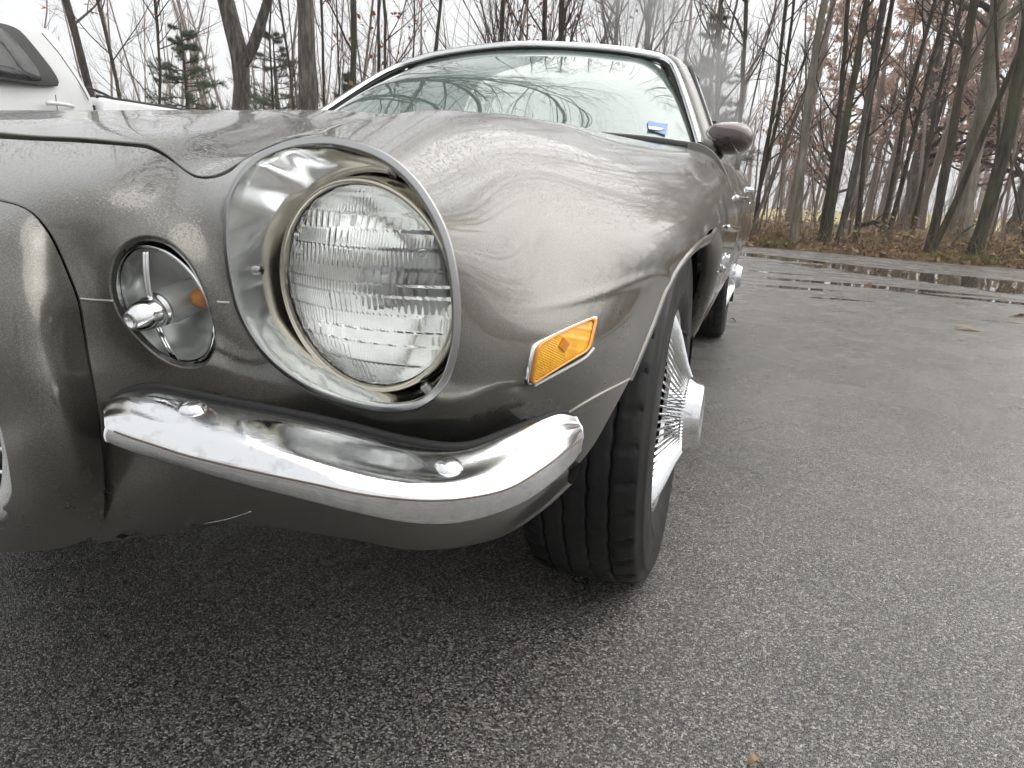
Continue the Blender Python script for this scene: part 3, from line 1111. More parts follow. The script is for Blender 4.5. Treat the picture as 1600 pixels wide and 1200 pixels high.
# far tree line beyond the field
n_ = 170
x_ = rs.uniform(-120, 140, n_)
y_ = rs.uniform(92, 118, n_)
lay_z = lambda x, y: np.full_like(x, .1)
v, q, _p = thicket(rs, np.stack([x_, y_], 1), rs.uniform(9, 17, n_), rs.uniform(.15, .4, n_), 14, 4, blen=.3)
lay_z = _keep
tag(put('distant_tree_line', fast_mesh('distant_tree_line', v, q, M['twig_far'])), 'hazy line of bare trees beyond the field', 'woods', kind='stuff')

# oaks that keep their faded leaves
for k, (u, v_, d, H, lab) in enumerate(((1415, 330, 27, 9.5, 'faded pink-brown oak behind the slim slanting trees'), (1590, 330, 26, 10.5, 'faded pink-brown oak behind the mossy trunk at the right edge'), (1500, 330, 36, 12.0, 'distant russet oak between the two nearer pink oaks'), (1290, 330, 38, 9.0, 'small distant russet oak behind the leaning clump'))):
    b = spot(u, v_, y=d)
    b[2] = float(lay_z(np.array([b[0]]), np.array([d]))[0])
    tree('oak_tree', lab, [b, b + np.array([.1, 0, 1.6]), b + np.array([.2, .1, 3.6])], .22, 300 + k, H=H, n1=34, first=.12, blen=4.4, ang=(.7, 1.35), up=.35, mat='bark_grey', n2=6, n3=3, leaf='leaf_pink', leaves=8200, lsize=.11, group='oaks with faded leaves')


def pine(label, u, v_, d, H, seed, spread=1.5):
    rs = np.random.RandomState(seed)
    b = spot(u, v_, y=d)
    b[2] = float(lay_z(np.array([b[0]]), np.array([d]))[0])
    e = empty('pine_tree', b, label=label, cat='tree', group='evergreens among the bare trees')
    c = np.array([[0, 0, -.1], [.05, 0, H * .35], [0, .05, H * .7], [.03, 0, H]])
    c = resample(cspline(c, 60), 20)
    tv, tq = tubes(c[None], np.linspace(.10, .012, 20)[None], 7)
    put('trunk', fast_mesh('trunk', tv, tq, M['bark_dark']), e)
    n = 90
    t = rs.uniform(.10, .98, n)
    o = np.stack([np.interp(t, np.linspace(0, 1, 20), c[:, k]) for k in range(3)], 1)
    a = rs.uniform(0, 2 * math.pi, n)
    dd = np.stack([np.cos(a), np.sin(a), rs.uniform(-.05, .25, n)], 1)
    L = spread * (1.08 - t) * rs.uniform(.7, 1.15, n)
    P, Rd = grow(rs, o, dd, L, np.full(n, .014), 6, .08, .1)
    v1, q1 = tubes(P, Rd, 3)
    o2, d2, L2, r2 = sprout(rs, P, Rd, 7, .15, 1, (.4, .8), .35, .6, L)
    P2, R2 = grow(rs, o2, d2, L2, r2, 3, .08, .1)
    v2, q2 = tubes(P2, R2, 3)
    tag(put('boughs', fast_mesh('boughs', v1, q1, M['twig']), e), kind='stuff')
    tag(put('sprigs', fast_mesh('sprigs', v2, q2, M['twig']), e), kind='stuff')
    pp = np.concatenate([P[:, 2:].reshape(-1, 3), P2.reshape(-1, 3)])
    m = len(pp)
    nn = 20
    c0 = np.repeat(pp, nn, 0)
    di = rs.normal(0, 1, (m * nn, 3)) + np.array([0, 0, .3])
    di /= np.linalg.norm(di, axis=1, keepdims=True)
    sd = np.cross(di, rs.normal(0, 1, di.shape))
    sd /= np.linalg.norm(sd, axis=1, keepdims=True)
    ln = rs.uniform(.06, .12, (m * nn, 1))
    vv = np.stack([c0 - sd * .0035, c0 + sd * .0035, c0 + di * ln], 1).reshape(-1, 3)
    tag(put('needles', fast_mesh('needles', vv, np.arange(m * nn * 3).reshape(-1, 3), M['needles'], False), e), kind='stuff')


pine('young green pine above the far end of the pickup bed', 293, 190, 14.5, 4.6, 1, 2.3)
pine('pale green pine showing through the fork of the stout tree', 432, 195, 17.0, 4.8, 2, 2.4)
pine('grey-green pine veiled by the steam beside the mirror', 1093, 300, 17.5, 5.2, 3, 1.6)
pine('low pine between the thickest trunk and the windscreen', 545, 200, 16.0, 3.6, 4, 1.3)

# brush, litter, grass
rs = np.random.RandomState(31)
n_ = 5200
x_ = rs.uniform(-9, 13, n_)
y_ = edge_y(x_) + np.abs(rs.normal(0, 2.6, n_)) + .12
o = np.stack([x_, y_, lay_z(x_, y_) - .02], 1)
dd = np.stack([rs.normal(0, .55, n_), rs.normal(0, .55, n_), np.ones(n_)], 1)
dd /= np.linalg.norm(dd, axis=1, keepdims=True)
P, Rd = grow(rs, o, dd, rs.uniform(.12, .75, n_), rs.uniform(.0015, .005, n_), 4, .22, -.1, .4)
v, q = tubes(P, Rd, 3)
lv, lq = leaf_cards(rs, P[rs.choice(n_, 2600, False), 3], .035, 2, .06)
brush = put('undergrowth', fast_mesh('undergrowth', np.concatenate([v, lv]), np.concatenate([q, lq + len(v)]), M['brush'], False))
tag(brush, 'dry brown brush and stems along the edge of the woods', 'undergrowth', kind='stuff')
n_ = 17000
x_ = rs.uniform(-8, 13, n_)
y_ = edge_y(x_) + np.abs(rs.normal(0, 2.4, n_)) - .05
lv, lq = leaf_cards(rs, np.stack([x_, y_, lay_z(x_, y_) + .03], 1), .045, 1, .012)
tag(put('leaf_litter', fast_mesh('leaf_litter', lv, lq, M['leaf_litter'], False)), 'brown fallen leaves covering the woodland floor', 'leaves', kind='stuff')
n_ = 5200
x_ = rs.choice([0, 1], n_, p=[.3, .7]) * 0 + rs.uniform(-1, 8, n_)
y_ = edge_y(x_) + np.abs(rs.normal(0, .22, n_)) + .03
w_ = (np.sin(x_ * 2.1) + np.sin(x_ * 5.3 + 1)) > (.9 - .28 * x_)
x_, y_ = x_[w_], y_[w_]
m = len(x_)
o = np.stack([x_, y_, lay_z(x_, y_) - .01], 1)
dd = np.stack([rs.normal(0, .45, m), rs.normal(0, .45, m), np.ones(m)], 1)
P, Rd = grow(rs, o, dd / np.linalg.norm(dd, axis=1, keepdims=True), rs.uniform(.05, .17, m), np.full(m, .0035), 3, .2, -.3, .15)
v, q = tubes(P, Rd, 3)
tag(put('verge_grass', fast_mesh('verge_grass', v, q, M['grass_green'], False)), 'tufts of yellow-green grass along the edge of the asphalt', 'grass', kind='stuff')


def fallen_branch(label, a, b, r, seed):
    rs = np.random.RandomState(seed)
    a, b = np.array(a, float), np.array(b, float)
    base = a.copy()
    mid = (a + b) / 2 + rs.normal(0, .08, 3)
    c = resample(cspline([a, mid, b], 40), 14)
    v, q = tubes(c[None], np.linspace(r, r * .4, 14)[None], 7)
    e = empty('fallen_branch', base, label=label, cat='branch')
    put('bough', fast_mesh('bough', v - base, q, M['bark_dark']), e)
    o, d, L, rr = sprout(rs, c[None], np.linspace(r, r * .4, 14)[None], 9, .2, .98, (.5, 1.0), .35, .45, np.array([np.linalg.norm(b - a)]))
    P, Rd = grow(rs, o, d, L, rr, 4, .12, .2)
    v, q = tubes(P, Rd, 4)
    put('twigs', fast_mesh('twigs', v - base, q, M['twig']), e)


fallen_branch('long fallen branch lying behind the leaning clump', spot(1345, 352, y=12.6), spot(1392, 380, y=12.0), .045, 5)
fallen_branch('crooked fallen branch propped between pale tree and mossy trunk', spot(1478, 392, y=11.6), spot(1524, 350, y=11.9), .028, 6)

# leaves lying on the wet lot
def lot_leaf(label, u, v_, s, ang, mat):
    p = spot(u, v_, z=.012)
    L = s
    t = np.linspace(0, 1, 9)
    half = np.sin(np.pi * t ** .8) * L * .26 * (1 + .25 * np.sin(t * 19))
    top = np.stack([t * L - L / 2, half, .012 * np.sin(t * 5) + .004], 1)
    midl = np.stack([t * L - L / 2, half * 0, .010 * np.sin(t * 5)], 1)
    bot = np.stack([t * L - L / 2, -half, .012 * np.sin(t * 5) + .006], 1)
    v = np.concatenate([top, midl, bot])
    o = mobj('fallen_leaf', v - np.array([0, 0, .006]), grid_faces(3, 9), M[mat])
    o.location = p
    o.rotation_euler = (0, 0, ang)
    tag(o, label, 'leaf', 'leaves lying on the lot')


lot_leaf('tan leaf beside the nearest puddle streak at the right', 1516, 513, .16, -.2, 'leaf_tan')
lot_leaf('small pale leaf at the far puddle, left end', 1284, 415, .14, .4, 'leaf_tan')
lot_leaf('small brown leaf between the two far puddles', 1356, 443, .14, 1.0, 'leaf_rust')
lot_leaf('curled dark leaf at the right edge beside the puddle', 1592, 491, .13, .8, 'leaf_litter')
lot_leaf('small dark leaf on the asphalt right of the front wheel', 1146, 499, .05, .3, 'leaf_litter')
lot_leaf('grey leaf flat on the asphalt at the bottom edge', 1186, 1193, .034, .5, 'leaf_litter')

# stop sign on its post with two street-name blades
SP = spot(1599.5, 318, y=43)
SIGN = empty('stop_sign', (SP[0], SP[1], -.2), label='red stop sign under green street-name blades, at the far right edge', cat='sign')


def face_plate(name, poly, mat, depth, parent, yoff=0.0, smooth=False):
    P_ = np.array([(a, yoff, b) for a, b in poly])
    n = len(P_)
    vv = np.concatenate([P_, P_ + np.array([0, depth, 0])])
    f = [tuple(range(n)), tuple(range(2 * n - 1, n - 1, -1))] + [(i, i + n, (i + 1) % n + n, (i + 1) % n) for i in range(n)]
    return mobj(name, vv, f, mat, parent, smooth)


zc = SP[2] + .2
oc = lambda r: [(r * math.cos(math.pi / 8 + k * math.pi / 4), zc + r * math.sin(math.pi / 8 + k * math.pi / 4)) for k in range(8)]
mb = MB()
mb.tube([(0, .03, 0), (0, .03, zc + .95)], .03, 8)
mb.build('post', simple('galvanised_post', (.35, .35, .34), .5, .6), SIGN)
M['sign_white'] = simple('sign_white', (.8, .8, .78), .5)
pl = face_plate('plate', oc(.41), M['sign_white'], .012, SIGN)
face_plate('red_field', oc(.375), simple('sign_red', (.55, .03, .04), .5), .003, SIGN, -.004)
for k, z in enumerate((zc + .54, zc + .76)):
    face_plate('name_blade', [(-.45, z - .085), (.45, z - .085), (.45, z + .085), (-.45, z + .085)], simple('sign_green', (.02, .30, .20), .5), .006, SIGN, -.002)
cu = bpy.data.curves.new('letters', 'FONT')
cu.body = 'STOP'
cu.size = .34
cu.align_x = 'CENTER'
cu.extrude = .002
to = put('letters', cu, None)
tm = bpy.data.meshes.new_from_object(to.evaluated_get(bpy.context.evaluated_depsgraph_get()))
bpy.data.objects.remove(to)
co = np.array([w.co[:] for w in tm.vertices])
mobj('letters', np.stack([co[:, 0], -.008 - co[:, 2], zc - .115 + co[:, 1]], 1), [tuple(p.vertices) for p in tm.polygons], M['sign_white'], SIGN, False)

# ------------------------------------------------------------------ the old car: front skin
CAR = empty('vintage_car', (0, 0, 0), label='bronze-grey vintage coupe with split chrome bumper, parked on wet asphalt', cat='car')


def pts(rows):
    """(chart u, v, kind, value[, chart offset]) -> chart points and places."""
    q, p = [], []
    for r in rows:
        u, v, k = r[:3]
        if k == 'p':
            q.append((u, v))
            p.append(r[3])
        else:
            q.append((u, v))
            p.append(spot(u, v, **{k: r[3]}))
    return np.array(q, float), np.array(p, float)


BEZEL_RIM = [(500, 217, -.790), (430, 231, -.795), (383, 262, -.803), (357, 310, -.809), (352, 370, -.812), (360, 440, -.812), (378, 500, -.81), (415, 556, -.808),
             (470, 600, -.806), (540, 629, -.804), (610, 641, -.803), (660, 632, -.802), (695, 600, -.803), (714, 545, -.803), (718, 480, -.802), (708, 400, -.801),
             (690, 345, -.799), (655, 288, -.796), (610, 247, -.794), (555, 224, -.791)]
RIM_UV = cspline([(a, b) for a, b, c in BEZEL_RIM], 160, True)
LAMP_UV = cspline([(170, 452), (173, 412), (190, 382), (220, 366), (258, 371), (295, 403), (319, 447), (335, 500), (337, 545), (318, 573), (285, 576), (247, 560), (208, 523), (182, 488)], 100, True)

SK = [(u, v, 'y', y) for u, v, y in BEZEL_RIM]
SK += [(u, v, 'y', y) for u, v, y in [
    # along the nose seam
    (0, 313, -.850), (45, 329, -.853), (80, 370, -.855), (105, 425, -.855), (122, 470, -.855), (136, 540, -.852), (150, 610, -.852), (160, 690, -.848), (166, 760, -.84), (158, 835, -.82),
    # along the hood seam
    (0, 213, -.705), (120, 219, -.703), (230, 229, -.703), (265, 245, -.718), (305, 275, -.748), (357, 271, -.786), (400, 238, -.772), (450, 216, -.762), (500, 206, -.752),
    # between hood seam and nose seam
    (0, 302, -.842), (60, 289, -.838), (120, 269, -.818), (180, 251, -.782), (235, 236, -.728), (60, 250, -.775), (140, 240, -.745), (20, 270, -.80), (150, 290, -.826), (200, 285, -.800), (250, 275, -.772), (200, 320, -.812), (120, 345, -.846), (170, 360, -.836), (250, 318, -.802), (290, 310, -.786), (150, 420, -.838), (150, 520, -.846),
    # round the turn lamp
    (168, 452, -.843), (190, 378, -.841), (225, 362, -.838), (265, 368, -.835), (300, 400, -.831), (326, 447, -.828), (343, 510, -.823), (322, 578, -.817), (275, 582, -.821), (215, 535, -.833),
    (340, 400, -.818), (347, 450, -.818), (325, 350, -.806),
    # below the lamps, running in behind the bumper
    (200, 600, -.840), (300, 625, -.808), (380, 590, -.808), (440, 640, -.795), (540, 668, -.785), (640, 676, -.772),
    (180, 700, -.825), (330, 720, -.780), (480, 740, -.760), (620, 745, -.740),
    (700, 650, -.785), (745, 610, -.775),
]]
SK += [(u, v, 'x', x) for u, v, x in [
    # flank of the front wing
    (760, 400, .783), (745, 480, .788), (770, 545, .795), (800, 600, .800), (760, 320, .756), (735, 260, .716), (660, 215, .668), (600, 196, .640), (560, 205, .642),
    (850, 420, .792), (825, 560, .800), (925, 512, .835), (850, 340, .775), (880, 480, .820), (930, 420, .826),
    (850, 612, .826), (900, 590, .838), (950, 600, .858), (985, 590, .872),
    (800, 260, .728), (880, 250, .752), (940, 300, .800), (970, 250, .785), (990, 380, .846), (1000, 320, .838), (1035, 450, .882), (1000, 530, .872),
    (1060, 300, .862), (1050, 260, .828), (1075, 340, .890), (1085, 370, .905), (1100, 330, .895), (1118, 362, .917),
    (720, 205, .672), (820, 205, .690), (920, 220, .730), (1010, 235, .772), (1060, 246, .806), (1090, 262, .840), (1110, 300, .880),
    # under-shelf behind the bumper end
    (720, 680, .752), (790, 668, .768), (855, 640, .805), (790, 720, .752), (880, 690, .800), (940, 680, .835),
    # crown line against the windscreen
    (540, 189, .615), (600, 175, .600), (650, 168, .604), (700, 166, .618), (800, 172, .650), (900, 190, .690), (1000, 216, .752), (1080, 233, .812),
]]
SK += [(u, v, 'p', p) for u, v, p in [
    # over the crown, down to the hood edge
    (560, 150, (.578, -.62, .783)), (640, 140, (.572, -.47, .806)), (700, 138, (.580, -.37, .816)), (800, 142, (.605, -.20, .826)), (900, 158, (.640, .02, .836)),
    (1000, 182, (.690, .32, .843)), (1090, 200, (.745, .66, .850)), (1130, 240, (.800, .80, .848)),
    # rear of the wing, behind the wheel, to the door gap
    (1150, 300, (.893, .32, .760)), (1180, 262, (.850, .58, .825)), (1230, 262, (.862, .80, .822)), (1240, 310, (.905, .70, .745)),
    (1170, 360, (.922, .24, .675)), (1260, 375, (.930, .60, .655)), (1300, 372, (.932, .80, .655)),
    (1230, 450, (.902, .42, .52)), (1310, 460, (.910, .72, .52)), (1260, 560, (.848, .45, .36)), (1320, 560, (.853, .76, .36)), (1275, 640, (.806, .46, .25)), (1335, 650, (.808, .80, .25)),
    (1135, 430, (.905, .05, .60)), (1130, 520, (.892, .05, .48)), (1130, 610, (.852, .05, .34)),
    (1060, 600, (.872, -.22, .43)), (1000, 700, (.835, -.33, .31)), (900, 770, (.795, -.46, .31)),
]]
_q, _p = pts(SK)
SOFT = {(60, 250), (140, 240), (20, 270), (150, 290), (200, 285), (250, 275), (200, 320), (120, 345), (170, 360), (250, 320), (290, 310), (60, 289), (120, 269), (180, 251), (150, 420), (150, 520), (340, 400), (347, 450), (325, 350), (200, 600), (300, 625), (380, 590)}
_lam = np.array([.01] * len(BEZEL_RIM) + [{'y': .05 if (r[0], r[1]) not in SOFT else .5, 'x': 2.5 if r[1] > 234 or r[1] in (196, 205, 215, 220) else .15, 'p': .25}[r[2]] for r in SK[len(BEZEL_RIM):]])
SKIN_RBF = RBF(_q / 100.0, _p, lam=_lam)


FLARE_LINE = cspline([(820, 486), (880, 477), (940, 458), (990, 437), (1022, 428), (1040, 440)], 40)


def skin(q):
    q = np.asarray(q, float)
    out = SKIN_RBF(q / 100.0)
    m = (q[:, 0] > 790) & (q[:, 0] < 1060) & (q[:, 1] > 400) & (q[:, 1] < 510)
    if m.any():
        d, _ = seg_dist(q[m], FLARE_LINE)
        out[m] += (.0016 * np.exp(-(d / 9.0) ** 2) * np.clip((q[m, 0] - 810) / 90, 0, 1))[:, None] * np.array([.9, -.35, .1])
    return out


NOSE_SEAM = [(-400, 200), (-120, 303), (-40, 306), (0, 313), (30, 321), (52, 334), (75, 362), (92, 395), (107, 430), (122, 470), (130, 510), (138, 560), (148, 610), (155, 650), (161, 700), (165, 750), (163, 800), (155, 838), (120, 900)]
HOOD_SEAM = [(-400, 206), (0, 213), (120, 219), (200, 225), (232, 229), (255, 239), (275, 254), (290, 266), (306, 275), (332, 276), (357, 266), (378, 248), (405, 233), (450, 215), (480, 208), (502, 204), (540, 185), (560, 150), (575, 100)]
NOTCH = [(560, 40), (540, 150), (502, 190), (500, 217), (540, 420), (610, 600), (620, 645), (623, 690), (618, 720), (618, 900)]
FLOOR_SEAM = [(0, 463), (122, 467), (180, 470), (255, 472), (335, 472), (360, 473), (540, 476), (700, 477)]
WING_SEAM = [(860, 668), (905, 632), (940, 612), (984, 590), (1040, 560)]


def smooth_line(p, n=160):
    return cspline(p, n)


nose_side = side_of(smooth_line(NOSE_SEAM))     # + on the lamp side? checked below
hood_side = side_of(smooth_line(HOOD_SEAM))
notch_side = side_of(smooth_line(NOTCH, 120))
floor_side = side_of(FLOOR_SEAM)
wingseam_side = side_of(WING_SEAM)


def oriented(fn, ref):
    s = 1.0 if fn(np.array([ref], float), None)[0] > 0 else -1.0
    return lambda q, xyz: s * fn(q, xyz)


below_hood = oriented(hood_side, (200, 300))
right_of_nose = oriented(nose_side, (200, 300))
left_of_notch = oriented(notch_side, (300, 300))
above_floor = oriented(floor_side, (250, 300))
rim_out = off(outside(RIM_UV), 0.8)
lamp_out = outside(LAMP_UV)
ARCH_LINE = cspline([(1119, 373), (1098, 378), (1080, 388), (1059, 410), (1036, 451), (1016, 504), (998, 547), (981, 586), (955, 629), (927, 673), (891, 716), (830, 780)], 120)
_uc = oriented(side_of(ARCH_LINE), (900, 600))
under_cut = lambda q, xyz: np.where(q[:, 0] > 1119, 50.0, _uc(q, xyz))
ARCH_C, ARCH_R, ARCH_K = (0.0, .335), .41, 1.2


def arch_out(q, xyz):
    d = np.hypot(xyz[:, 1] - ARCH_C[0], (xyz[:, 2] - ARCH_C[1]) * ARCH_K) - ARCH_R
    d = np.where(xyz[:, 0] < .74, 1.0, d)
    return d * 600


def z_above(z0):
    return lambda q, xyz: (xyz[:, 2] - z0) * 1000


def y_before(y0):
    return lambda q, xyz: (y0 - xyz[:, 1]) * 1000


def x_beyond(x0):
    return lambda q, xyz: (xyz[:, 0] - x0) * 1000


header = panel('header_panel', skin, (-330, 520, 160, 500), 5, [off(below_hood, 4.2), off(right_of_nose, 3.4), left_of_notch, off(above_floor, 1.0), rim_out, lamp_out, x_beyond(0.0)], M['paint'], CAR, lip=.007)
lower = panel('lower_front_panel', skin, (90, 640, 440, 745), 4, [off(right_of_nose, 3.2), off(left_of_notch, 1.0), off(neg(above_floor), 1.0), rim_out, lamp_out], M['paint'], CAR, lip=.007)
fender = panel('front_fender', skin, (480, 1345, 120, 780), 5,
               [neg(left_of_notch), off(below_hood, 2.0), rim_out, arch_out, under_cut, y_before(.77), lambda q, xyz: (xyz[:, 2] - np.where(xyz[:, 1] < .1, .385, .26)) * 1000], M['paint'], CAR, lip=.007)

# hood: a height field over the plan
HP = [(0, -.71, .777), (.178, -.705, .7672), (.285, -.703, .7635), (.384, -.703, .7590), (.426, -.718, .7445), (.485, -.748, .728), (.54, -.786, .727), (.571, -.772, .748), (.597, -.762, .761), (.621, -.752, .766), (.618, -.70, .780),
      (.415, -.672, .763), (.43, -.589, .781), (.44, -.476, .805), (.36, -.6, .786), (.2, -.6, .790), (0, -.6, .793),
      (.50, -.66, .752), (.53, -.56, .778), (.545, -.66, .765),
      (0, -.4, .824), (.2, -.4, .823), (.37, -.3, .834), (0, -.1, .858), (.3, -.1, .855), (0, .2, .884), (.3, .2, .878), (0, .5, .904), (.35, .5, .893), (0, .75, .914), (.4, .72, .902),
      (.51, -.45, .797), (.575, -.5, .803), (.57, -.38, .815), (.5, -.2, .832), (.595, -.2, .826), (.62, 0, .836), (.55, .2, .858), (.66, .3, .847), (.69, .6, .860), (.6, .6, .877)]
_hp = np.array(HP + [(-a, b, c) for a, b, c in HP if a > 0])
HOOD_RBF = RBF(_hp[:, :2] * 10, _hp[:, 2:3], lam=2e-3)


def hood_surf(q):
    q = np.asarray(q, float)
    return np.concatenate([q, HOOD_RBF(q * 10)], 1)


_hs = skin(cspline([p for p in HOOD_SEAM if -60 <= p[0] <= 540], 120))[:, :2]
_hs = _hs[_hs[:, 0] > .05]
HOOD_EDGE = np.concatenate([[(0, -.712)], _hs, [(.585, -.58), (.566, -.46), (.572, -.36), (.598, -.20), (.632, .02), (.682, .32), (.735, .62), (.70, .74), (.45, .79), (0, .81)]])
HOOD_EDGE = np.concatenate([HOOD_EDGE, [(-a, b) for a, b in HOOD_EDGE[::-1] if a > 0]])
hood = panel('hood', hood_surf, (-.80, .80, -.84, .84), .012, [off(neg(outside(HOOD_EDGE)), .0042)], M['paint'], CAR, flip=True, lip=.02)

# nose: the body-coloured surround of the grille
NP = [(u, v, 'y', y) for u, v, y in [
    (0, 313, -.850), (45, 329, -.854), (80, 370, -.857), (105, 425, -.857), (122, 470, -.857), (136, 540, -.854), (150, 610, -.854), (160, 690, -.850), (166, 760, -.842), (158, 838, -.822),
    (0, 345, -.874), (40, 372, -.877), (75, 430, -.876), (95, 500, -.880), (110, 580, -.883), (122, 660, -.884), (125, 740, -.878), (120, 810, -.857), (110, 850, -.832),
    (0, 400, -.893), (40, 450, -.897), (62, 540, -.903), (76, 640, -.907), (80, 730, -.903), (70, 800, -.886), (55, 862, -.842),
    (0, 500, -.912), (10, 600, -.916), (30, 700, -.915), (38, 770, -.905), (20, 830, -.882), (0, 862, -.858),
    (18, 770, -.906), (5, 670, -.911), (-2, 640, -.913),
]]
NP += [(u, v, 'p', p) for u, v, p in [
    (-400, 285, (0, -.885, .742)), (-200, 300, (.17, -.862, .722)), (-400, 360, (0, -.945, .720)), (-200, 370, (.17, -.918, .695)), (-400, 450, (0, -.965, .655)), (-200, 460, (.17, -.938, .64)), (-90, 520, (.30, -.922, .60)),
    (-400, 830, (0, -.955, .425)), (-200, 830, (.18, -.93, .412)), (-400, 900, (0, -.92, .350)), (-200, 890, (.18, -.895, .346)), (-90, 830, (.29, -.91, .41))]]
_q, _p = pts(NP)
NOSE_RBF = RBF(_q / 100.0, _p, lam=2e-3)


def nose_surf(q):
    return NOSE_RBF(np.asarray(q) / 100.0)


GRILLE_HOLE = cspline([(-800, 470), (-400, 462), (-200, 474), (-95, 520), (-30, 590), (2, 668), (17, 740), (18, 775), (8, 795), (-12, 806), (-60, 812), (-200, 818), (-400, 820), (-800, 820), (-900, 640)], 260, True)
left_of_nose = lambda q, xyz: -right_of_nose(q, xyz)
SUR = None
for sgn in (1, -1):
    o = put('grille_surround', SUR.data, CAR) if SUR else panel('grille_surround', nose_surf, (-420, 180, 270, 900), 5, [off(left_of_nose, 2.2), outside(GRILLE_HOLE), x_beyond(0.0), lambda q, xyz: np.interp(q[:, 0], [-420, 0, 60, 100, 128, 148, 170], [872, 864, 861, 855, 846, 835, 812]) - q[:, 1]], M['paint'], CAR, lip=.03)
    SUR = o
    o.scale = (sgn, 1, 1)

# ------------------------------------------------------------------ headlight bezel and lamp
def sv(rows):
    return np.array([spot(u, v, y=y) for u, v, y in rows])


HC, HN, HS = np.array([.6805, -.7800, .6395]), np.array([-.11, -1.0, -.07]), .931
_a, _b, _n = frame_from(HN)


def disc_pt(c, fr, r, ang, out=0.0):
    a, b, n = fr
    return c + r * (np.cos(ang)[:, None] * a + np.sin(ang)[:, None] * b) + out * n


def align_ring(ring, centre, a, b, n_out):
    d = ring - centre
    ang = np.unwrap(np.arctan2(d @ b, d @ a))
    if ang[-1] < ang[0]:
        ring, ang = ring[::-1], ang[::-1]
    return ring, ang


rimq = cspline([(a, b) for a, b, c in BEZEL_RIM], 192, True)
rim = skin(rimq)
rimn = surf_normals(skin, rimq, 1.0)
cen = rim.mean(0)
tow = cen - rim
tow -= (tow @ _n)[:, None] * _n * 0.6
tow /= np.linalg.norm(tow, axis=1)[:, None]
rr, ang = align_ring(rim, HC, _a, _b, _n)
fl = not np.allclose(rr[0], rim[0])
if fl:
    rimn, tow, rim = rimn[::-1], tow[::-1], rr
fwd = np.array([0, -1.0, 0])
rings = [rim - tow * .0012 - rimn * .006, rim - tow * .0012 + rimn * .0006, rim - tow * .0006 + fwd * .0018, rim + tow * .0030 + fwd * .0024, rim + tow * .0036 + fwd * .0030, rim + tow * .0043 + fwd * .0022]
inner = disc_pt(HC, (_a, _b, _n), .1035, ang, -.016)
deep = disc_pt(HC, (_a, _b, _n), .1000, ang, -.030)
start = rim + tow * .0043 + fwd * .0022
_rd = rim - HC
_rr_ = np.hypot(_rd @ _a, _rd @ _b)
_ri = np.minimum(_rr_ - .0050, .1035 * HS)
inner = HC + _ri[:, None] * (np.cos(ang)[:, None] * _a + np.sin(ang)[:, None] * _b) - (.016 - .013 * np.clip(np.cos(ang + .85), 0, 1))[:, None] * _n
deep = HC + np.minimum(_ri, .097 * HS)[:, None] * (np.cos(ang)[:, None] * _a + np.sin(ang)[:, None] * _b) - .030 * _n
band = np.array(rings)
wall = [start, rim + tow * .0049 - fwd * .000]
p1 = rim + tow * .0049 - fwd * .000
for t in (.12, .25, .4, .55, .7, .85, 1.0):
    bow = math.sin(math.pi * t) * .004
    wall.append(p1 * (1 - t) + inner * t - tow * bow * .3 - fwd * bow * .8)
wall.append(deep)
wall = np.array(wall)
bezel = mobj('headlight_bezel', wall.reshape(-1, 3), grid_faces(len(wall), 192, True), M['bezel'], CAR)
mobj('bezel_rim', band.reshape(-1, 3), grid_faces(len(band), 192, True), M['dull_trim'], bezel)

LAMP = empty('headlight')
LAMP.parent = CAR


def to_disc(v, c, fr):
    a, b, n = fr
    v = np.asarray(v, float)
    return c + v[:, :1] * a + v[:, 1:2] * b + v[:, 2:3] * n


HF = (_a * HS, _b * HS, _n * HS)
v, f = lathe_vf([(-.024, .0985), (-.004, .0980), (.001, .0972), (.0030, .0955), (.0030, .0935), (.001, .0922), (-.003, .0918)], 128, 'z')
mobj('retaining_ring', to_disc(v, HC, HF), f, M['ring_metal'], LAMP)
# fluted lens
NX, NY, RL = 620, 110, .0915
gx = np.linspace(-1, 1, NX)
gy = np.linspace(-1, 1, NY)
GX, GY = np.meshgrid(gx, gy)
GX = GX * np.sqrt(np.clip(1 - GY ** 2, 0, 1))
blocks = []
_rr = random.Random(5)
rows = [(-1, -.74, 70), (-.74, -.52, 64), (-.52, -.36, 22), (-.36, -.2, 46), (-.2, -.02, 60), (-.02, .1, 40), (.1, .24, 52), (.24, .42, 34), (.42, .58, 50), (.58, .74, 20), (.74, .9, 44), (.9, 1, 44)]
H = np.zeros_like(GX)
for y0, y1, k in rows:
    m = (GY >= y0) & (GY < y1)
    cuts = [-1.01] + sorted(_rr.uniform(-.7, .7) for _ in range(_rr.choice([1, 2, 2]))) + [1.01]
    for x0, x1 in zip(cuts[:-1], cuts[1:]):
        kk = k * _rr.choice([.45, .8, 1.0, 1.15])
        lean = _rr.choice([0, 0, .12, -.1])
        kk = kk * 2.3
        amp = min(.0006, .026 / kk)
        mm = m & (GX >= x0) & (GX < x1)
        H[mm] += amp * (np.abs(np.sin((GX[mm] + lean * GY[mm]) * kk * .8)) - .5) + _rr.uniform(-.0003, .0003)
    H[m] += .0014 * ((GY[m] - y0) / (y1 - y0) - .5)
rad2 = GX ** 2 + GY ** 2
dome = .020 * (1 - rad2) - .004
edge = np.clip((1 - rad2) * 6, 0, 1)
front = np.stack([GX * RL, GY * RL, dome], 2).reshape(-1, 3)
back = np.stack([GX * RL * .995, GY * RL * .995, dome - .0045 - H * edge * 1.5], 2).reshape(-1, 3)
ff = grid_faces(NY, NX)
N0 = len(front)
fs = ff + [tuple(i + N0 for i in q[::-1]) for q in ff]
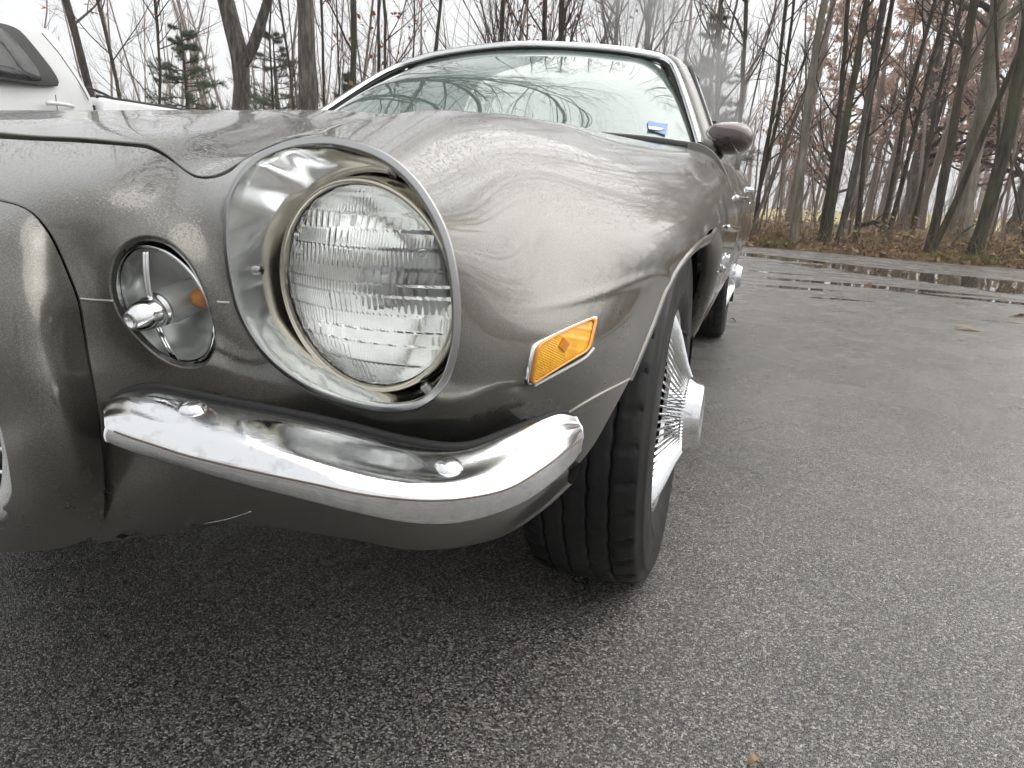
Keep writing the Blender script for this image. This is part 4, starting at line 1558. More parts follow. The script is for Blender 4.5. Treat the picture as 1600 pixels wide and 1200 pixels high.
border = [(j) for j in range(NX)] + [i * NX + NX - 1 for i in range(1, NY)] + [(NY - 1) * NX + j for j in range(NX - 2, -1, -1)] + [i * NX for i in range(NY - 2, 0, -1)]
for i, a_ in enumerate(border):
    b_ = border[(i + 1) % len(border)]
    fs.append((b_, a_, a_ + N0, b_ + N0))
lens = mobj('lens', to_disc(np.concatenate([front, back]), HC, HF), fs, M['lens_glass'], LAMP)
for (x, y) in ((-.74, .34), (.72, .40), (.05, -.93)):
    v, f = lathe_vf([(0, .0045), (.0022, .0040), (.003, .0025), (.0022, .0012), (.0018, 0.0001)], 16, 'z')
    v = v + np.array([x * RL, y * RL, .020 * (1 - x * x - y * y) - .0045])
    mobj('aiming_boss', to_disc(v, HC, HF), f, M['lens_glass'], lens)
cu = bpy.data.curves.new('lettering', 'FONT')
cu.body = '2D1'
cu.size = .0125
cu.extrude = .0005
cu.align_x = 'CENTER'
cu.materials.append(M['lens_glass_letters'])
txt = put('lettering', cu, lens)
dg = bpy.context.evaluated_depsgraph_get()
tm = bpy.data.meshes.new_from_object(txt.evaluated_get(dg))
bpy.data.objects.remove(txt)
co = np.array([vv.co[:] for vv in tm.vertices])
co[:, 1] += .0665
co[:, 0] += -.004
co[:, 2] += .020 * (1 - (co[:, 0] ** 2 + co[:, 1] ** 2) / RL ** 2) - .0036
mobj('lettering', to_disc(co, HC, HF), [tuple(pp.vertices) for pp in tm.polygons], M['lens_glass_letters'], lens, False)
prof = [(-.006, .0915), (-.014, .085), (-.024, .074), (-.034, .062), (-.044, .046), (-.051, .028), (-.053, .010), (-.0532, .0005)]
v, f = lathe_vf(prof, 96, 'z')
mobj('reflector', to_disc(v, HC, HF), f, M['mirror_coat'], LAMP)
v, f = lathe_vf([(-.05, .0005), (-.05, .020), (-.022, .020), (-.018, .014), (-.017, .0005)], 32, 'z')
mobj('filament_shield', to_disc(v, HC, HF), f, M['dull_trim'], LAMP)


def screw(p, n, r, parent):
    fr = frame_from(n)
    v, f = lathe_vf([(-.002, r), (.001, r), (.0022, r * .8), (.0027, r * .4), (.0027, .0002)], 20, 'z')
    s_ = mobj('screw', to_disc(v, np.asarray(p), fr), f, M['screw'], parent)
    mb = MB()
    for k in range(2):
        w, l = (r * .62, r * .13) if k else (r * .13, r * .62)
        mb.box((-w, -l, .0028), (w, l, .0030))
    mobj('slot', to_disc(np.concatenate(mb.v), np.asarray(p), fr), mb.f, M['black'], s_, False)
    return s_


def wall_at(u, v):
    """Point of the bezel wall nearest to a sight line, with its normal."""
    d = _f + (u - 800) / 1097.77 * _r - (v - 600) / 1097.77 * _u
    d /= np.linalg.norm(d)
    g_ = wall[2:-1]
    w_ = g_ - CAM
    t = w_ @ d
    e = np.linalg.norm(w_ - t[..., None] * d, axis=2)
    i, j = np.unravel_index(e.argmin(), e.shape)
    i = min(max(i, 1), g_.shape[0] - 2)
    du = g_[i + 1, j] - g_[i - 1, j]
    dv = g_[i, (j + 1) % 192] - g_[i, (j - 1) % 192]
    n = np.cross(du, dv)
    n /= np.linalg.norm(n)
    if n @ (CAM - g_[i, j]) < 0:
        n = -n
    return g_[i, j], n


for u, v in ((404, 422), (667, 602), (618, 277)):
    p_, n_ = wall_at(u, v)
    screw(p_ + n_ * .002, n_, .0045, bezel)

# ------------------------------------------------------------------ round turn lamp
TC, TN, TR = np.array([.5040, -.8205, .6146]), np.array([-.062, -1.0, -.213]), .0566
TF = frame_from(TN)
TURN = empty('turn_lamp')
TURN.parent = CAR
v, f = lathe_vf([(-.012, TR * 1.01), (-.002, TR * 1.0), (.0004, TR * .985), (.0008, TR * .972), (-.0012, TR * .962), (.0004, TR * .950), (-.001, TR * .940), (-.010, TR * .935)], 96, 'z')
mobj('trim_ring', to_disc(v, TC, TF), f, M['trim'], TURN)
v, f = lathe_vf([(-.016, TR * 1.12), (-.018, TR * 1.0), (-.03, TR * 1.0)], 64, 'z')
mobj('recess', to_disc(v, TC, TF), f, M['dark'], TURN)
prof = [(.010 * (1 - (r / .93) ** 2) - .002, TR * r) for r in (.93, .85, .75, .6, .45, .3, .15, .01)]
inn = [(z - .0022, r) for z, r in prof[::-1]]
v, f = lathe_vf(prof + inn, 64, 'z', closed=True)
mobj('lens', to_disc(v, TC, TF), f, M['clear_glass'], TURN)
v, f = lathe_vf([(-.004, TR * .92), (-.010, TR * .86), (-.020, TR * .80), (-.024, TR * .62), (-.034, TR * .45), (-.038, TR * .2), (-.038, .0005)], 64, 'z')
mobj('reflector', to_disc(v, TC, TF), f, M['soft_mirror'], TURN)
v, f = lathe_vf([(-.010, .0120), (-.004, .0120), (-.003, .0150), (.000, .0150), (.001, .0132), (.003, .0132), (.004, .0146), (.006, .0146), (.008, .0138), (.014, .0134), (.022, .0112), (.028, .0082), (.0295, .0068), (.0282, .0052), (.0262, .0042), (.0258, .0002)], 48, 'z')
mobj('bullet', to_disc(v, TC + TF[2] * .006, TF), f, M['trim'], TURN)
for s_ in (1, -1):
    mb = MB()
    for sx in (-1, 1):
        yy = np.linspace(.012, TR * .90, 14)
        path = np.stack([np.full(14, sx * .0017), s_ * yy, .010 * (1 - (yy / (TR * .93)) ** 2) + .0005], 1)
        mb.tube(path, .0017, 8)
    mobj('rib', to_disc(np.concatenate(mb.v), TC, TF), mb.f, M['trim'], TURN)
v, f = lathe_vf([(-.036, .015), (-.022, .0165), (-.006, .0165), (.004, .0145)], 40, 'z')
mobj('socket_sleeve', to_disc(v, TC, TF), f, M['frosted'], TURN)
v, f = lathe_vf([(-.036, .002), (-.034, .010), (-.026, .0125), (-.016, .011), (-.009, .006), (-.007, .0003)], 32, 'z')
mobj('bulb', to_disc(v * .85 + np.array([.031, .006, 0]), TC, TF), f, M['amber_bulb'], TURN)

# ------------------------------------------------------------------ chrome bumper half
G0 = [(161, 648, -0.892), (163, 636, -0.888), (172, 624, -0.882), (195, 611, -0.874), (230, 605, -0.868), (270, 611, -0.862), (340, 626, -0.851), (440, 645, -0.838), (540, 667, -0.826), (620, 687, -0.815), (690, 699, -0.801), (730, 697, -0.786), (780, 680, -0.76), (840, 657, -0.722), (872, 646, -0.696), (894, 653, -0.676)]
G1 = [(163, 655, -0.905), (170, 648, -0.904), (200, 645, -0.903), (240, 655, -0.902), (340, 675, -0.896), (420, 693, -0.889), (490, 710, -0.881), (590, 734, -0.866), (640, 742, -0.856), (690, 745, -0.842), (740, 733, -0.818), (815, 696, -0.765), (867, 667, -0.716), (906, 666, -0.676)]
G2 = [(164, 668, -0.918), (200, 682, -0.919), (240, 695, -0.919), (290, 711, -0.918), (390, 735, -0.913), (490, 756, -0.905), (565, 772, -0.896), (640, 781, -0.883), (680, 782, -0.873), (715, 780, -0.862), (790, 765, -0.824), (850, 731, -0.771), (892, 699, -0.722), (912, 683, -0.684)]
G3 = [(165, 690, -0.916), (200, 704, -0.916), (240, 716, -0.915), (340, 746, -0.911), (440, 772, -0.905), (540, 797, -0.896), (615, 813, -0.884), (680, 819, -0.869), (740, 812, -0.845), (815, 786, -0.8), (865, 752, -0.755), (896, 722, -0.710), (908, 706, -0.684)]
g0, g1, g2, g3 = sv(G0), sv(G1), sv(G2), sv(G3)
NB = 140
c0, c1, c2, c3 = (resample(cspline(g, 600), NB) for g in (g0, g1, g2, g3))
inw = np.stack([np.interp(np.linspace(0, 1, NB), [0, .55, .8, 1], [0, -.008, -.035, -.05]), np.interp(np.linspace(0, 1, NB), [0, .55, .8, 1], [.05, .05, .02, .0]), np.full(NB, 0.0)], 1)
c4 = c3 + inw - np.array([0, 0, .002])
cb = c0 + inw * .6 - np.array([0, 0, .008])
rows = [cb, c0 + inw * .12 - np.array([0, 0, .002])]
for t in np.linspace(0, 1, 9):
    rows.append(None)
sec = []
for j in range(NB):
    top = cspline([c0[j] - np.array([0, 0, .001]), c0[j] * .5 + c1[j] * .5 + np.array([0, 0, .0055]), c1[j] + np.array([0, 0, .0030]), c1[j] * .42 + c2[j] * .58 + np.array([0, 0, .0055]), c2[j]], 18)
    face = np.array([c2[j] * (1 - t) + c3[j] * t + np.array([0, -.0016, 0]) * math.sin(math.pi * t) for t in (.06, .14, .3, .5, .7, .86, .94)])
    low = np.array([c3[j], c3[j] + inw[j] * .06 - np.array([0, 0, .0015]), c4[j]])
    sec.append(np.concatenate([[cb[j]], top, face, low]))
sec = np.array(sec)
nb_ = sec.shape[1]
vb = sec.reshape(-1, 3)
fb = grid_faces(NB, nb_)
fb.append(tuple(range(nb_)))
fb.append(tuple((NB - 1) * nb_ + k for k in range(nb_ - 1, -1, -1)))
bumper = mobj('bumper', vb, fb, M['chrome'], CAR)


def bumper_at(u, v):
    d = _f + (u - 800) / 1097.77 * _r - (v - 600) / 1097.77 * _u
    d /= np.linalg.norm(d)
    w_ = sec - CAM
    t = w_ @ d
    e = np.linalg.norm(w_ - t[..., None] * d, axis=2)
    i, j = np.unravel_index(e.argmin(), e.shape)
    n = np.cross(sec[i + 1, j] - sec[i - 1, j], sec[i, j + 1] - sec[i, j - 1])
    n /= np.linalg.norm(n)
    return sec[i, j], n if n @ (CAM - sec[i, j]) > 0 else -n


for u, v in ((301, 640), (704, 729)):
    p_, n_ = bumper_at(u, v)
    vv, f_ = lathe_vf([(-.002, .0115), (.0006, .0112), (.0022, .0098), (.0036, .0068), (.0042, .0034), (.0043, .0002)], 28, 'z')
    mobj('bumper_bolt', to_disc(vv, p_, frame_from(n_)), f_, M['trim'], bumper)
mb = MB()
mb.tube(c0[4:-4] + np.array([0, .006, -.0015]), .0042, 6)
mb.build('bumper_gap_shadow', M['black'], bumper)  # black tube draws the shadow line between bumper and body
# thin worn line on the ridge of the blade
mb = MB()
mb.tube(c2[3:-3] + np.array([0, -.0002, .0]), .0008, 5)
mb.build('ridge_wear', M['rust_line'], bumper)

# ------------------------------------------------------------------ valance under the bumper
V0 = sv([(167, 690, -.846), (250, 705, -.842), (340, 722, -.835), (540, 770, -.830), (655, 790, -.820), (770, 775, -.785), (840, 742, -.748), (885, 705, -.705)])
V1 = sv([(158, 765, -.838), (250, 768, -.832), (340, 778, -.795), (540, 815, -.785), (655, 832, -.772), (770, 815, -.738), (840, 778, -.700), (888, 735, -.655)])
V2 = sv([(146, 845, -.812), (250, 832, -.770), (340, 818, -.745), (540, 842, -.725), (655, 860, -.705), (770, 840, -.675), (840, 797, -.645), (888, 754, -.615)])
V3 = V2 + np.array([0, .03, -.012])
V4 = V2 + np.array([-.02, .16, -.012])
g_ = loft([V0, V1, V2, V3, V4], 90, 40)
mobj('valance', g_.reshape(-1, 3), grid_faces(40, 90, flip=True), M['paint'], CAR)
lipc = resample(cspline(sv([(318, 818, -.79), (350, 812, -.79), (372, 806, -.792), (392, 799, -.795)]), 40), 20)
mb = MB()
mb.tube(lipc, np.linspace(.0004, .0018, 20) * np.linspace(1, .3, 20), 6)
mb.build('valance_glint', M['trim'], CAR)  # bright tapered tube imitates the glint along the valance lip
for s_ in (-1,):
    for src, nm in ((header, 'header_panel'), (lower, 'lower_front_panel'), (fender, 'front_fender'), (bumper, 'bumper')):
        o = put(nm, src.data, CAR)
        o.scale = (-1, 1, 1)

# ------------------------------------------------------------------ amber side marker
MKC = np.array([(820, 606), (834, 545), (932, 498), (917, 553)], float)


def tight(poly, r, n):
    out = []
    for k in range(len(poly)):
        a, b, c = poly[k - 1], poly[k], poly[(k + 1) % len(poly)]
        p0 = b + (a - b) / np.linalg.norm(a - b) * r
        p2 = b + (c - b) / np.linalg.norm(c - b) * r
        for t in np.linspace(0, 1, 7):
            out.append((1 - t) ** 2 * p0 + 2 * t * (1 - t) * b + t * t * p2)
    return resample(np.array(out + out[:1]), n + 1)[:-1]


mc = tight(MKC, 11, 80)
mk = skin(mc)
mn = surf_normals(skin, mc, 1.0)
cq = mc.mean(0)


def marker_ring(k, h):
    q_ = cq + (mc - cq) * k
    return skin(q_) + surf_normals(skin, q_, 1.0) * h


MARK = empty('side_marker')
MARK.parent = CAR
rs = np.array([marker_ring(1.03, -.004), marker_ring(1.03, .002), marker_ring(.99, .0032), marker_ring(.955, .0025), marker_ring(.945, .0005)])
mobj('marker_bezel', rs.reshape(-1, 3), grid_faces(5, 80, True), M['trim'], MARK)
rs = [marker_ring(.955, -.002), marker_ring(.955, .0042), marker_ring(.93, .0055), marker_ring(.88, .0055), marker_ring(.86, .0042)]
mobj('lens_frame', np.array(rs).reshape(-1, 3), grid_faces(5, 80, True), M['amber_edge'], MARK)
un = np.array([98.0, -47.0])
un /= np.linalg.norm(un)
vn = np.array([-14.0, 60.0]) / np.hypot(14, 60)


def marker_surf(q):
    q = np.asarray(q, float)
    s_ = (q - cq) @ un
    rib = .0006 * np.abs(np.sin(((q - cq) @ vn - s_ * .35) * .75)) * (s_ < -2)
    rib2 = .0003 * np.abs(np.sin(((q - cq) @ vn + s_) * 1.6)) * (s_ > 6)
    return skin(q) + surf_normals(skin, q, 1.0) * (.0030 + rib + rib2)[:, None]


panel('lens', marker_surf, (815, 940, 485, 605), 1.5, [neg(outside(cq + (mc - cq) * .90))], M['amber_lens'], MARK, lip=.003)
bulbq = cq + np.array([2, -4])
v, f = lathe_vf([(0, .009), (.001, .0085), (.0014, .0005)], 4, 'z')
vv = to_disc(v * np.array([1, .8, 1]), skin([bulbq])[0] + surf_normals(skin, np.array([bulbq]), 1.0)[0] * .0036, frame_from(surf_normals(skin, np.array([bulbq]), 1.0)[0]))
mobj('bulb_window', vv, f, M['amber_deep'], MARK, False)
# chrome strip that shows under the lens
edge_q = cspline([(832, 604), (865, 588), (898, 571), (912, 562), (922, 551)], 40)
mb = MB()
mb.tube(skin(edge_q) + surf_normals(skin, edge_q, 1.0) * .002, .0016, 6)
mb.build('marker_strip', M['white_gasket'], MARK)
# pressed seam between wing and lower wing
sq = cspline([(866, 651), (903, 627), (937, 607), (980, 586)], 50)
mb = MB()
mb.tube(skin(sq) + surf_normals(skin, sq, 1.0) * .0004, .0014, 6)
mb.build('fender_seam', M['seam_edge'], CAR)
for a_, b_ in (((124, 467), (178, 470)), ((338, 472), (358, 473))):
    sq = cspline([a_, ((a_[0] + b_[0]) / 2, (a_[1] + b_[1]) / 2 + .5), b_], 20)
    mb = MB()
    mb.tube(skin(sq) + surf_normals(skin, sq, 1.0) * .0003, .0013, 6)
    mb.build('panel_seam', M['seam_edge'], CAR)

# ------------------------------------------------------------------ grille behind the nose
GRL = empty('grille')
GRL.parent = CAR
for k in range(9):
    z = .425 + k * .024
    mb = MB()
    mb.tube([(-.36, -.862, z), (-.2, -.885, z), (0, -.91, z), (.2, -.885, z), (.36, -.862, z)], .0035, 8)
    mb.build('bar', M['trim'], GRL)
for k in range(-7, 8):
    mb = MB()
    mb.box((k * .055 - .002, -.885 + abs(k) * .004, .40), (k * .055 + .002, -.865 + abs(k) * .004, .64))
    mb.build('upright', M['dark_chrome'], GRL, False)
for s_ in (1, -1):
    mb = MB()
    pth = cspline([(s_ * .15, -.925, .408), (s_ * .30, -.915, .412), (s_ * .372, -.895, .43), (s_ * .385, -.885, .48), (s_ * .375, -.885, .55)], 40)
    mb.tube(pth, .010, 10)
    mb.build('edge_moulding', M['trim'], GRL)
mb = MB()
mb.box((-.40, -.80, .36), (.40, -.79, .66))
mb.build('engine_bay_blocker', M['dark'], GRL, False)  # unseen black panel added to block off the engine bay

# ------------------------------------------------------------------ wheels
def make_tyre_mesh():
    prof = [(-.084, .188), (-.092, .197), (-.101, .225), (-.106, .262), (-.103, .296), (-.094, .320)]
    tags = [0] * len(prof)
    edges = [-.088, -.056, -.052, -.021, -.017, .017, .021, .052, .056, .088]
    x = -.088
    for k in range(5):
        a, b = edges[2 * k], edges[2 * k + 1]
        for t in (0, .04, .35, .65, .96, 1):
            xx = a + (b - a) * t
            crown = .334 - .9 * xx * xx
            prof.append((xx, crown - (.0012 if t in (0, 1) else 0)))
            tags.append(1 if (k in (0, 4)) else 2)
        if k < 4:
            prof += [(b + .0006, .334 - .9 * b * b - .008), (b + .0034, .334 - .9 * b * b - .008)]
            tags += [3, 3]
    side = [(.0925, .3245), (.0955, .318), (.0985, .310), (.1015, .303), (.1035, .301), (.1045, .296), (.1052, .285), (.1062, .262), (.1058, .250), (.1045, .238), (.1052, .234), (.1052, .229), (.1015, .222), (.0975, .210), (.0955, .208), (.092, .197), (.084, .188)]
    prof += side
    tags += [4] * len(side)
    n = 288
    prof = np.array(prof)
    tags = np.array(tags)
    a = np.arange(n) * 2 * math.pi / n
    tri = np.abs(((np.arange(n) / 6.0) % 1.0) - .5) * 4 - 1
    v = []
    for (xx, r), tg in zip(prof, tags):
        X = np.full(n, xx)
        Rr = np.full(n, r)
        if tg in (2, 3) or (tg == 1 and abs(xx) < .062):
            X = X + .0016 * tri
        if tg == 1 and abs(xx) > .060:
            Rr = Rr - .0065 * (((np.arange(n) + int(abs(xx) * 60)) % 8) < 1)
        if tg == 2:
            Rr = Rr - .0025 * ((np.arange(n) + int(xx * 300)) % 12 < 1)
        v.append(np.stack([X, Rr * np.cos(a), Rr * np.sin(a)], 1))
    v = np.concatenate(v)
    # a loaded tyre: flat and a little bulged at the ground
    z = v[:, 2]
    low = np.clip((-z - .25) / .08, 0, 1)
    v[:, 0] *= 1 + .05 * low * (np.abs(v[:, 0]) > .07)
    v[:, 2] = np.maximum(z, -.3325)
    return raw_mesh('tyre', v, grid_faces(len(prof), n, True), M['tyre'])


TYRE_ME = make_tyre_mesh()
v, f = lathe_vf([(.074, .205), (.086, .2035), (.0925, .199), (.0945, .194), (.0925, .188), (.086, .1845), (.079, .183), (.070, .181)], 120, 'x')
RING_ME = raw_mesh('trim_ring', v, f, M['trim'])
v, f = lathe_vf([(.03, .200), (.062, .186), (.050, .150), (.035, .120), (.045, .080), (.045, .001)], 72, 'x')
DISC_ME = raw_mesh('wheel_disc', v, f, M['wheel_dark'])
v, f = lathe_vf([(.102, .082), (.118, .078), (.134, .0705), (.146, .0625), (.149, .0610), (.158, .0595), (.161, .0575), (.1615, .050), (.157, .045), (.157, .036), (.160, .030), (.160, .0005)], 72, 'x')
HUB_ME = raw_mesh('hub_cap', v, f, M['trim'])
mb = MB()
pp = cspline([(.086, 0, .186), (.100, 0, .160), (.116, 0, .115), (.124, 0, .092), (.133, 0, .073)], 9)
w = np.interp(np.linspace(0, 1, 9), [0, 1], [.0022, .0013])
for k in range(9):
    pass
vv = []
for p_, w_ in zip(pp, w):
    vv += [p_ + np.array([.0016, 0, 0.0012]), p_ + np.array([-.0020, w_, -.001]), p_ + np.array([-.0020, -w_, -.001])]
fn_ = []
for k in range(8):
    for a_, b_ in ((0, 1), (1, 2), (2, 0)):
        fn_.append((3 * k + a_, 3 * k + b_, 3 * k + 3 + b_, 3 * k + 3 + a_))
FIN_ME = raw_mesh('fin', vv, fn_, M['trim'], False)
v, f = lathe_vf([(.040, .011), (.062, .010), (.066, .007), (.067, .0005)], 6, 'x')
NUT_ME = raw_mesh('lug_nut', v, f, M['trim'], False)
mb = MB()
mb.tube([(.080, 0, .180), (.094, .004, .172), (.112, .006, .166)], [.0055, .005, .0045], 10)
VALVE_ME = raw_mesh('valve_stem', np.concatenate(mb.v), mb.f, M['black'])


def wheel(loc, spin, flip=False):
    w_ = empty('wheel', loc)
    w_.parent = CAR
    if flip:
        w_.scale = (-1, 1, 1)
    put('tyre', TYRE_ME, w_)
    cap = put('wheel_disc', DISC_ME, w_)
    put('trim_ring', RING_ME, w_)
    hub = put('hub_cap', HUB_ME, w_)
    for k in range(72):
        o = put('fin', FIN_ME, hub)
        o.rotation_euler = (spin + k * 2 * math.pi / 72, 0, 0)
    for k in range(5):
        o = put('lug_nut', NUT_ME, cap)
        t = k * 2 * math.pi / 5 + .3
        o.location = (0, .062 * math.cos(t), .062 * math.sin(t))
    o = put('valve_stem', VALVE_ME, w_)
    o.rotation_euler = (-.62, 0, 0)
    return w_


wheel((.766, .015, .3325), 0.02)
wheel((.762, 2.743, .3325), 0.05)
wheel((-.766, .015, .3325), 0.0, True)
wheel((-.762, 2.743, .3325), 0.0, True)

# arch lip: the turned edge of the front wing
fv = np.array([v_.co[:] for v_ in fender.data.vertices])
fv = fv[(fv[:, 0] > .76) & (fv[:, 1] > -.1) & (fv[:, 1] < .5)]
lip = [tuple(p_) for p_ in skin(ARCH_LINE[:72:3])[::-1]]
for th in np.linspace(R(84), R(-6), 40):
    y, z = ARCH_C[0] + ARCH_R * math.cos(th), ARCH_C[1] + ARCH_R * math.sin(th) / ARCH_K
    if y < lip[-1][1] + .01:
        continue
    d = np.hypot(fv[:, 1] - y, fv[:, 2] - z)
    k = np.argsort(d)[:6]
    if d[k[0]] > .02:
        continue
    lip.append((fv[k, 0].max(), y, z))
lip = resample(cspline(lip, 300), 130)
ker = np.array([1, 2, 3, 4, 3, 2, 1]) / 16
for c_ in range(3):
    lip[3:-3, c_] = np.convolve(lip[:, c_], ker, 'valid')
rd_ = lip[:, 1:] - np.array(ARCH_C)
rd_ /= np.linalg.norm(rd_, axis=1, keepdims=True)
lip = np.concatenate([lip, rd_], 1)
rows = []
for rad, dx in ((.004, -.001), (.001, .0025), (-.004, .0035), (-.010, .0015), (-.018, -.006), (-.021, -.014), (-.018, -.035)):
    rows.append(np.stack([lip[:, 0] + dx, lip[:, 1] + lip[:, 3] * rad, lip[:, 2] + lip[:, 4] * rad], 1))
mobj('arch_lip', np.array(rows).reshape(-1, 3), grid_faces(len(rows), len(lip)), M['paint'], CAR)
for s_ in (1, -1):
    for yc in (0.0, 2.743):
        th = np.linspace(R(-30), R(136), 60)
        pr = []
        for xx, rr_ in ((.885 if yc else .87, .392), (.60, .405), (.45, .405), (.45, .1)):
            pr.append(np.stack([np.full(60, s_ * xx), yc + rr_ * np.cos(th), .335 + rr_ * np.sin(th) * .94], 1))
        mobj('wheel_well', np.array(pr).reshape(-1, 3), grid_faces(4, 60), M['dark'], CAR)
mb = MB()
mb.box((-.44, -.30, .27), (.44, 3.4, .30))
mb.box((-.76, .50, .25), (.76, 2.28, .28))
mb.build('underbody_light_block', M['dark'], CAR, False)  # dark boxes added to block light beneath the car
mb = MB()
mb.box((-.46, -.70, .36), (.46, -.68, .66))
mb.box((.45, -.68, .43), (.70, -.665, .54))
mb.box((-.70, -.68, .43), (-.45, -.665, .54))
mb.box((-.44, -.68, .40), (.44, -.28, .42))
mb.build('radiator_support', M['dark'], CAR, False)

# ------------------------------------------------------------------ doors, flanks
SEC = [(-.150, .874), (-.098, .866), (-.062, .825), (-.030, .765), (-.006, .712), (0, .698), (-.006, .680), (-.014, .60), (-.042, .50), (-.095, .36), (-.135, .255), (-.16, .235)]
CH = []
CHP = []
for yy, mx, dz in ((.70, .922, 0), (.95, .930, 0), (1.2, .942, 0), (1.6, .948, 0), (2.1, .950, 0), (2.743, .953, .015), (3.2, .935, .03), (3.66, .885, .03)):
    s_ = 0.0
    for i, (dx, z) in enumerate(SEC):
        if i:
            s_ += math.hypot(SEC[i][0] - SEC[i - 1][0], SEC[i][1] - SEC[i - 1][1])
        CH.append((yy * 10, s_ * 10))
        CHP.append((mx + dx, yy, z + dz * (1 - s_)))
FLANK = RBF(np.array(CH), np.array(CHP), lam=.004)
flank = lambda q: FLANK(np.asarray(q, float))
rear_arch = lambda q, xyz: (np.hypot(xyz[:, 1] - 2.743, (xyz[:, 2] - .335) * 1.05) - .375) * 10
for s_ in (1, -1):
    if s_ == 1:
        DOOR = panel('door', flank, (7.8, 19.5, 0, 7.4), .12, [lambda q, xyz: (xyz[:, 1] - .779) * 10], M['paint'], CAR, lip=.02)
        QUART = panel('quarter_panel', flank, (19.56, 36.6, 0, 7.4), .12, [rear_arch], M['paint'], CAR, lip=.02)
    else:
        for src, nm in ((DOOR, 'door'), (QUART, 'quarter_panel')):
            o = put(nm, src.data, CAR)
            o.scale = (-1, 1, 1)
# bright strip along the crease and the badge ahead of the door
mb = MB()
yy = np.linspace(7.95, 19.3, 40)
vv_ = np.full(40, 2.12)
pth = flank(np.stack([yy, vv_], 1)) + np.array([.004, 0, 0])
mb.tube(pth, .008, 8)
mb.build('side_moulding', M['trim'], DOOR)
mb = MB()
q_ = np.stack([np.linspace(1175, 1290, 30), np.linspace(362, 374, 30)], 1)
mb.tube(skin(q_) + surf_normals(skin, q_, 1.0) * .004, np.interp(np.linspace(0, 1, 30), [0, .08, 1], [.002, .008, .008]), 8)
mb.build('fender_moulding', M['trim'], CAR)
mb = MB()
tq = np.linspace(0, 1, 90)
q_ = np.stack([1185 + 62 * tq + 5 * np.sin(tq * 44), 408 + 8 * tq + 8 * np.sin(tq * 44 + 1.3) + 3 * np.sin(tq * 19)], 1)
mb.tube(skin(q_) + surf_normals(skin, q_, 1.0) * .004, .0026, 6)
q_ = np.stack([np.linspace(1180, 1262, 12), np.linspace(425, 430, 12)], 1)
mb.tube(skin(q_) + surf_normals(skin, q_, 1.0) * .003, .0018, 6)
mb.build('script_badge', M['trim'], CAR)
h0 = spot(1152, 301, x=.934)
HND = empty('door_handle', (0, 0, 0))
HND.parent = DOOR
mb = MB()
mb.tube(cspline([(h0[0] - .02, 1.72, .772), (h0[0] + .004, 1.74, .772), (h0[0] + .008, 1.80, .770), (h0[0] - .006, 1.86, .770), (h0[0] - .02, 1.87, .770)], 20), .010, 8)
mb.build('lever', M['trim'], HND)
v, f = lathe_vf([(-.01, .014), (.004, .014), (.007, .010), (.007, .0003)], 20, 'x')
mobj('lock_barrel', v + np.array([.932, 1.80, .715]), f, M['trim'], HND)

# ------------------------------------------------------------------ windscreen and roof
LS = .12          # the screen sits a little right of the body's middle line


def left_of(p):
    p = np.array(p, float)
    p[..., 0] = -p[..., 0] + LS
    return p


_b = np.array([(.79, .96, .878), (.62, .875, .892), (.35, .81, .902)])
BASE = np.concatenate([left_of(_b), [(LS / 2, .785, .906)], _b[::-1]])
_h = np.array([(.585, 1.50, 1.195), (.50, 1.472, 1.218), (.3, 1.425, 1.238)])
HEAD = np.concatenate([left_of(_h), [(LS / 2, 1.40, 1.246)], _h[::-1]])
MID = (BASE + HEAD) / 2 + np.array([0, -.022, .022]) * np.array([.4, .8, 1, 1, 1, .8, .4])[:, None]
g_ = loft([BASE, MID, HEAD], 60, 30)
glass = MB()
g2_ = g_ + np.array([0, .004, -.004])
vv = np.concatenate([g_.reshape(-1, 3), g2_.reshape(-1, 3)])
ff = grid_faces(30, 60)
n0 = 30 * 60
ff2 = ff + [tuple(i + n0 for i in q[::-1]) for q in ff]
brd = list(range(60)) + [i * 60 + 59 for i in range(1, 30)] + [29 * 60 + j for j in range(58, -1, -1)] + [i * 60 for i in range(28, 0, -1)]
for i, a_ in enumerate(brd):
    b_ = brd[(i + 1) % len(brd)]
    ff2.append((b_, a_, a_ + n0, b_ + n0))
mobj('windscreen', vv, ff2, M['glass_screen'], CAR)
right = [(.795, .955, .876), (.752, 1.09, .962), (.705, 1.23, 1.052), (.655, 1.37, 1.140), (.622, 1.45, 1.186), (.585, 1.487, 1.212), (.53, 1.486, 1.225), (.42, 1.452, 1.238), (.2, 1.412, 1.251), (LS / 2, 1.40, 1.254)]
TRIM_L = cspline(right + [tuple(left_of(r_)) for r_ in right[-2::-1]], 220)


def ribbon(path, w, h, ref):
    """Flat bright strip: width w across, proud by h; ref is the point it faces away from."""
    t = np.gradient(path, axis=0)
    t /= np.linalg.norm(t, axis=1)[:, None]
    n = path - ref
    n -= (n * t).sum(1)[:, None] * t
    n /= np.linalg.norm(n, axis=1)[:, None]
    b = np.cross(t, n)
    rows = [path + b * w * s1 + n * h * s2 for s1, s2 in ((-1, -1), (-1, .2), (-.8, .8), (-.3, 1), (.3, 1), (.8, .8), (1, .2), (1, -1))]
    return np.array(rows).reshape(-1, 3), grid_faces(8, len(path))


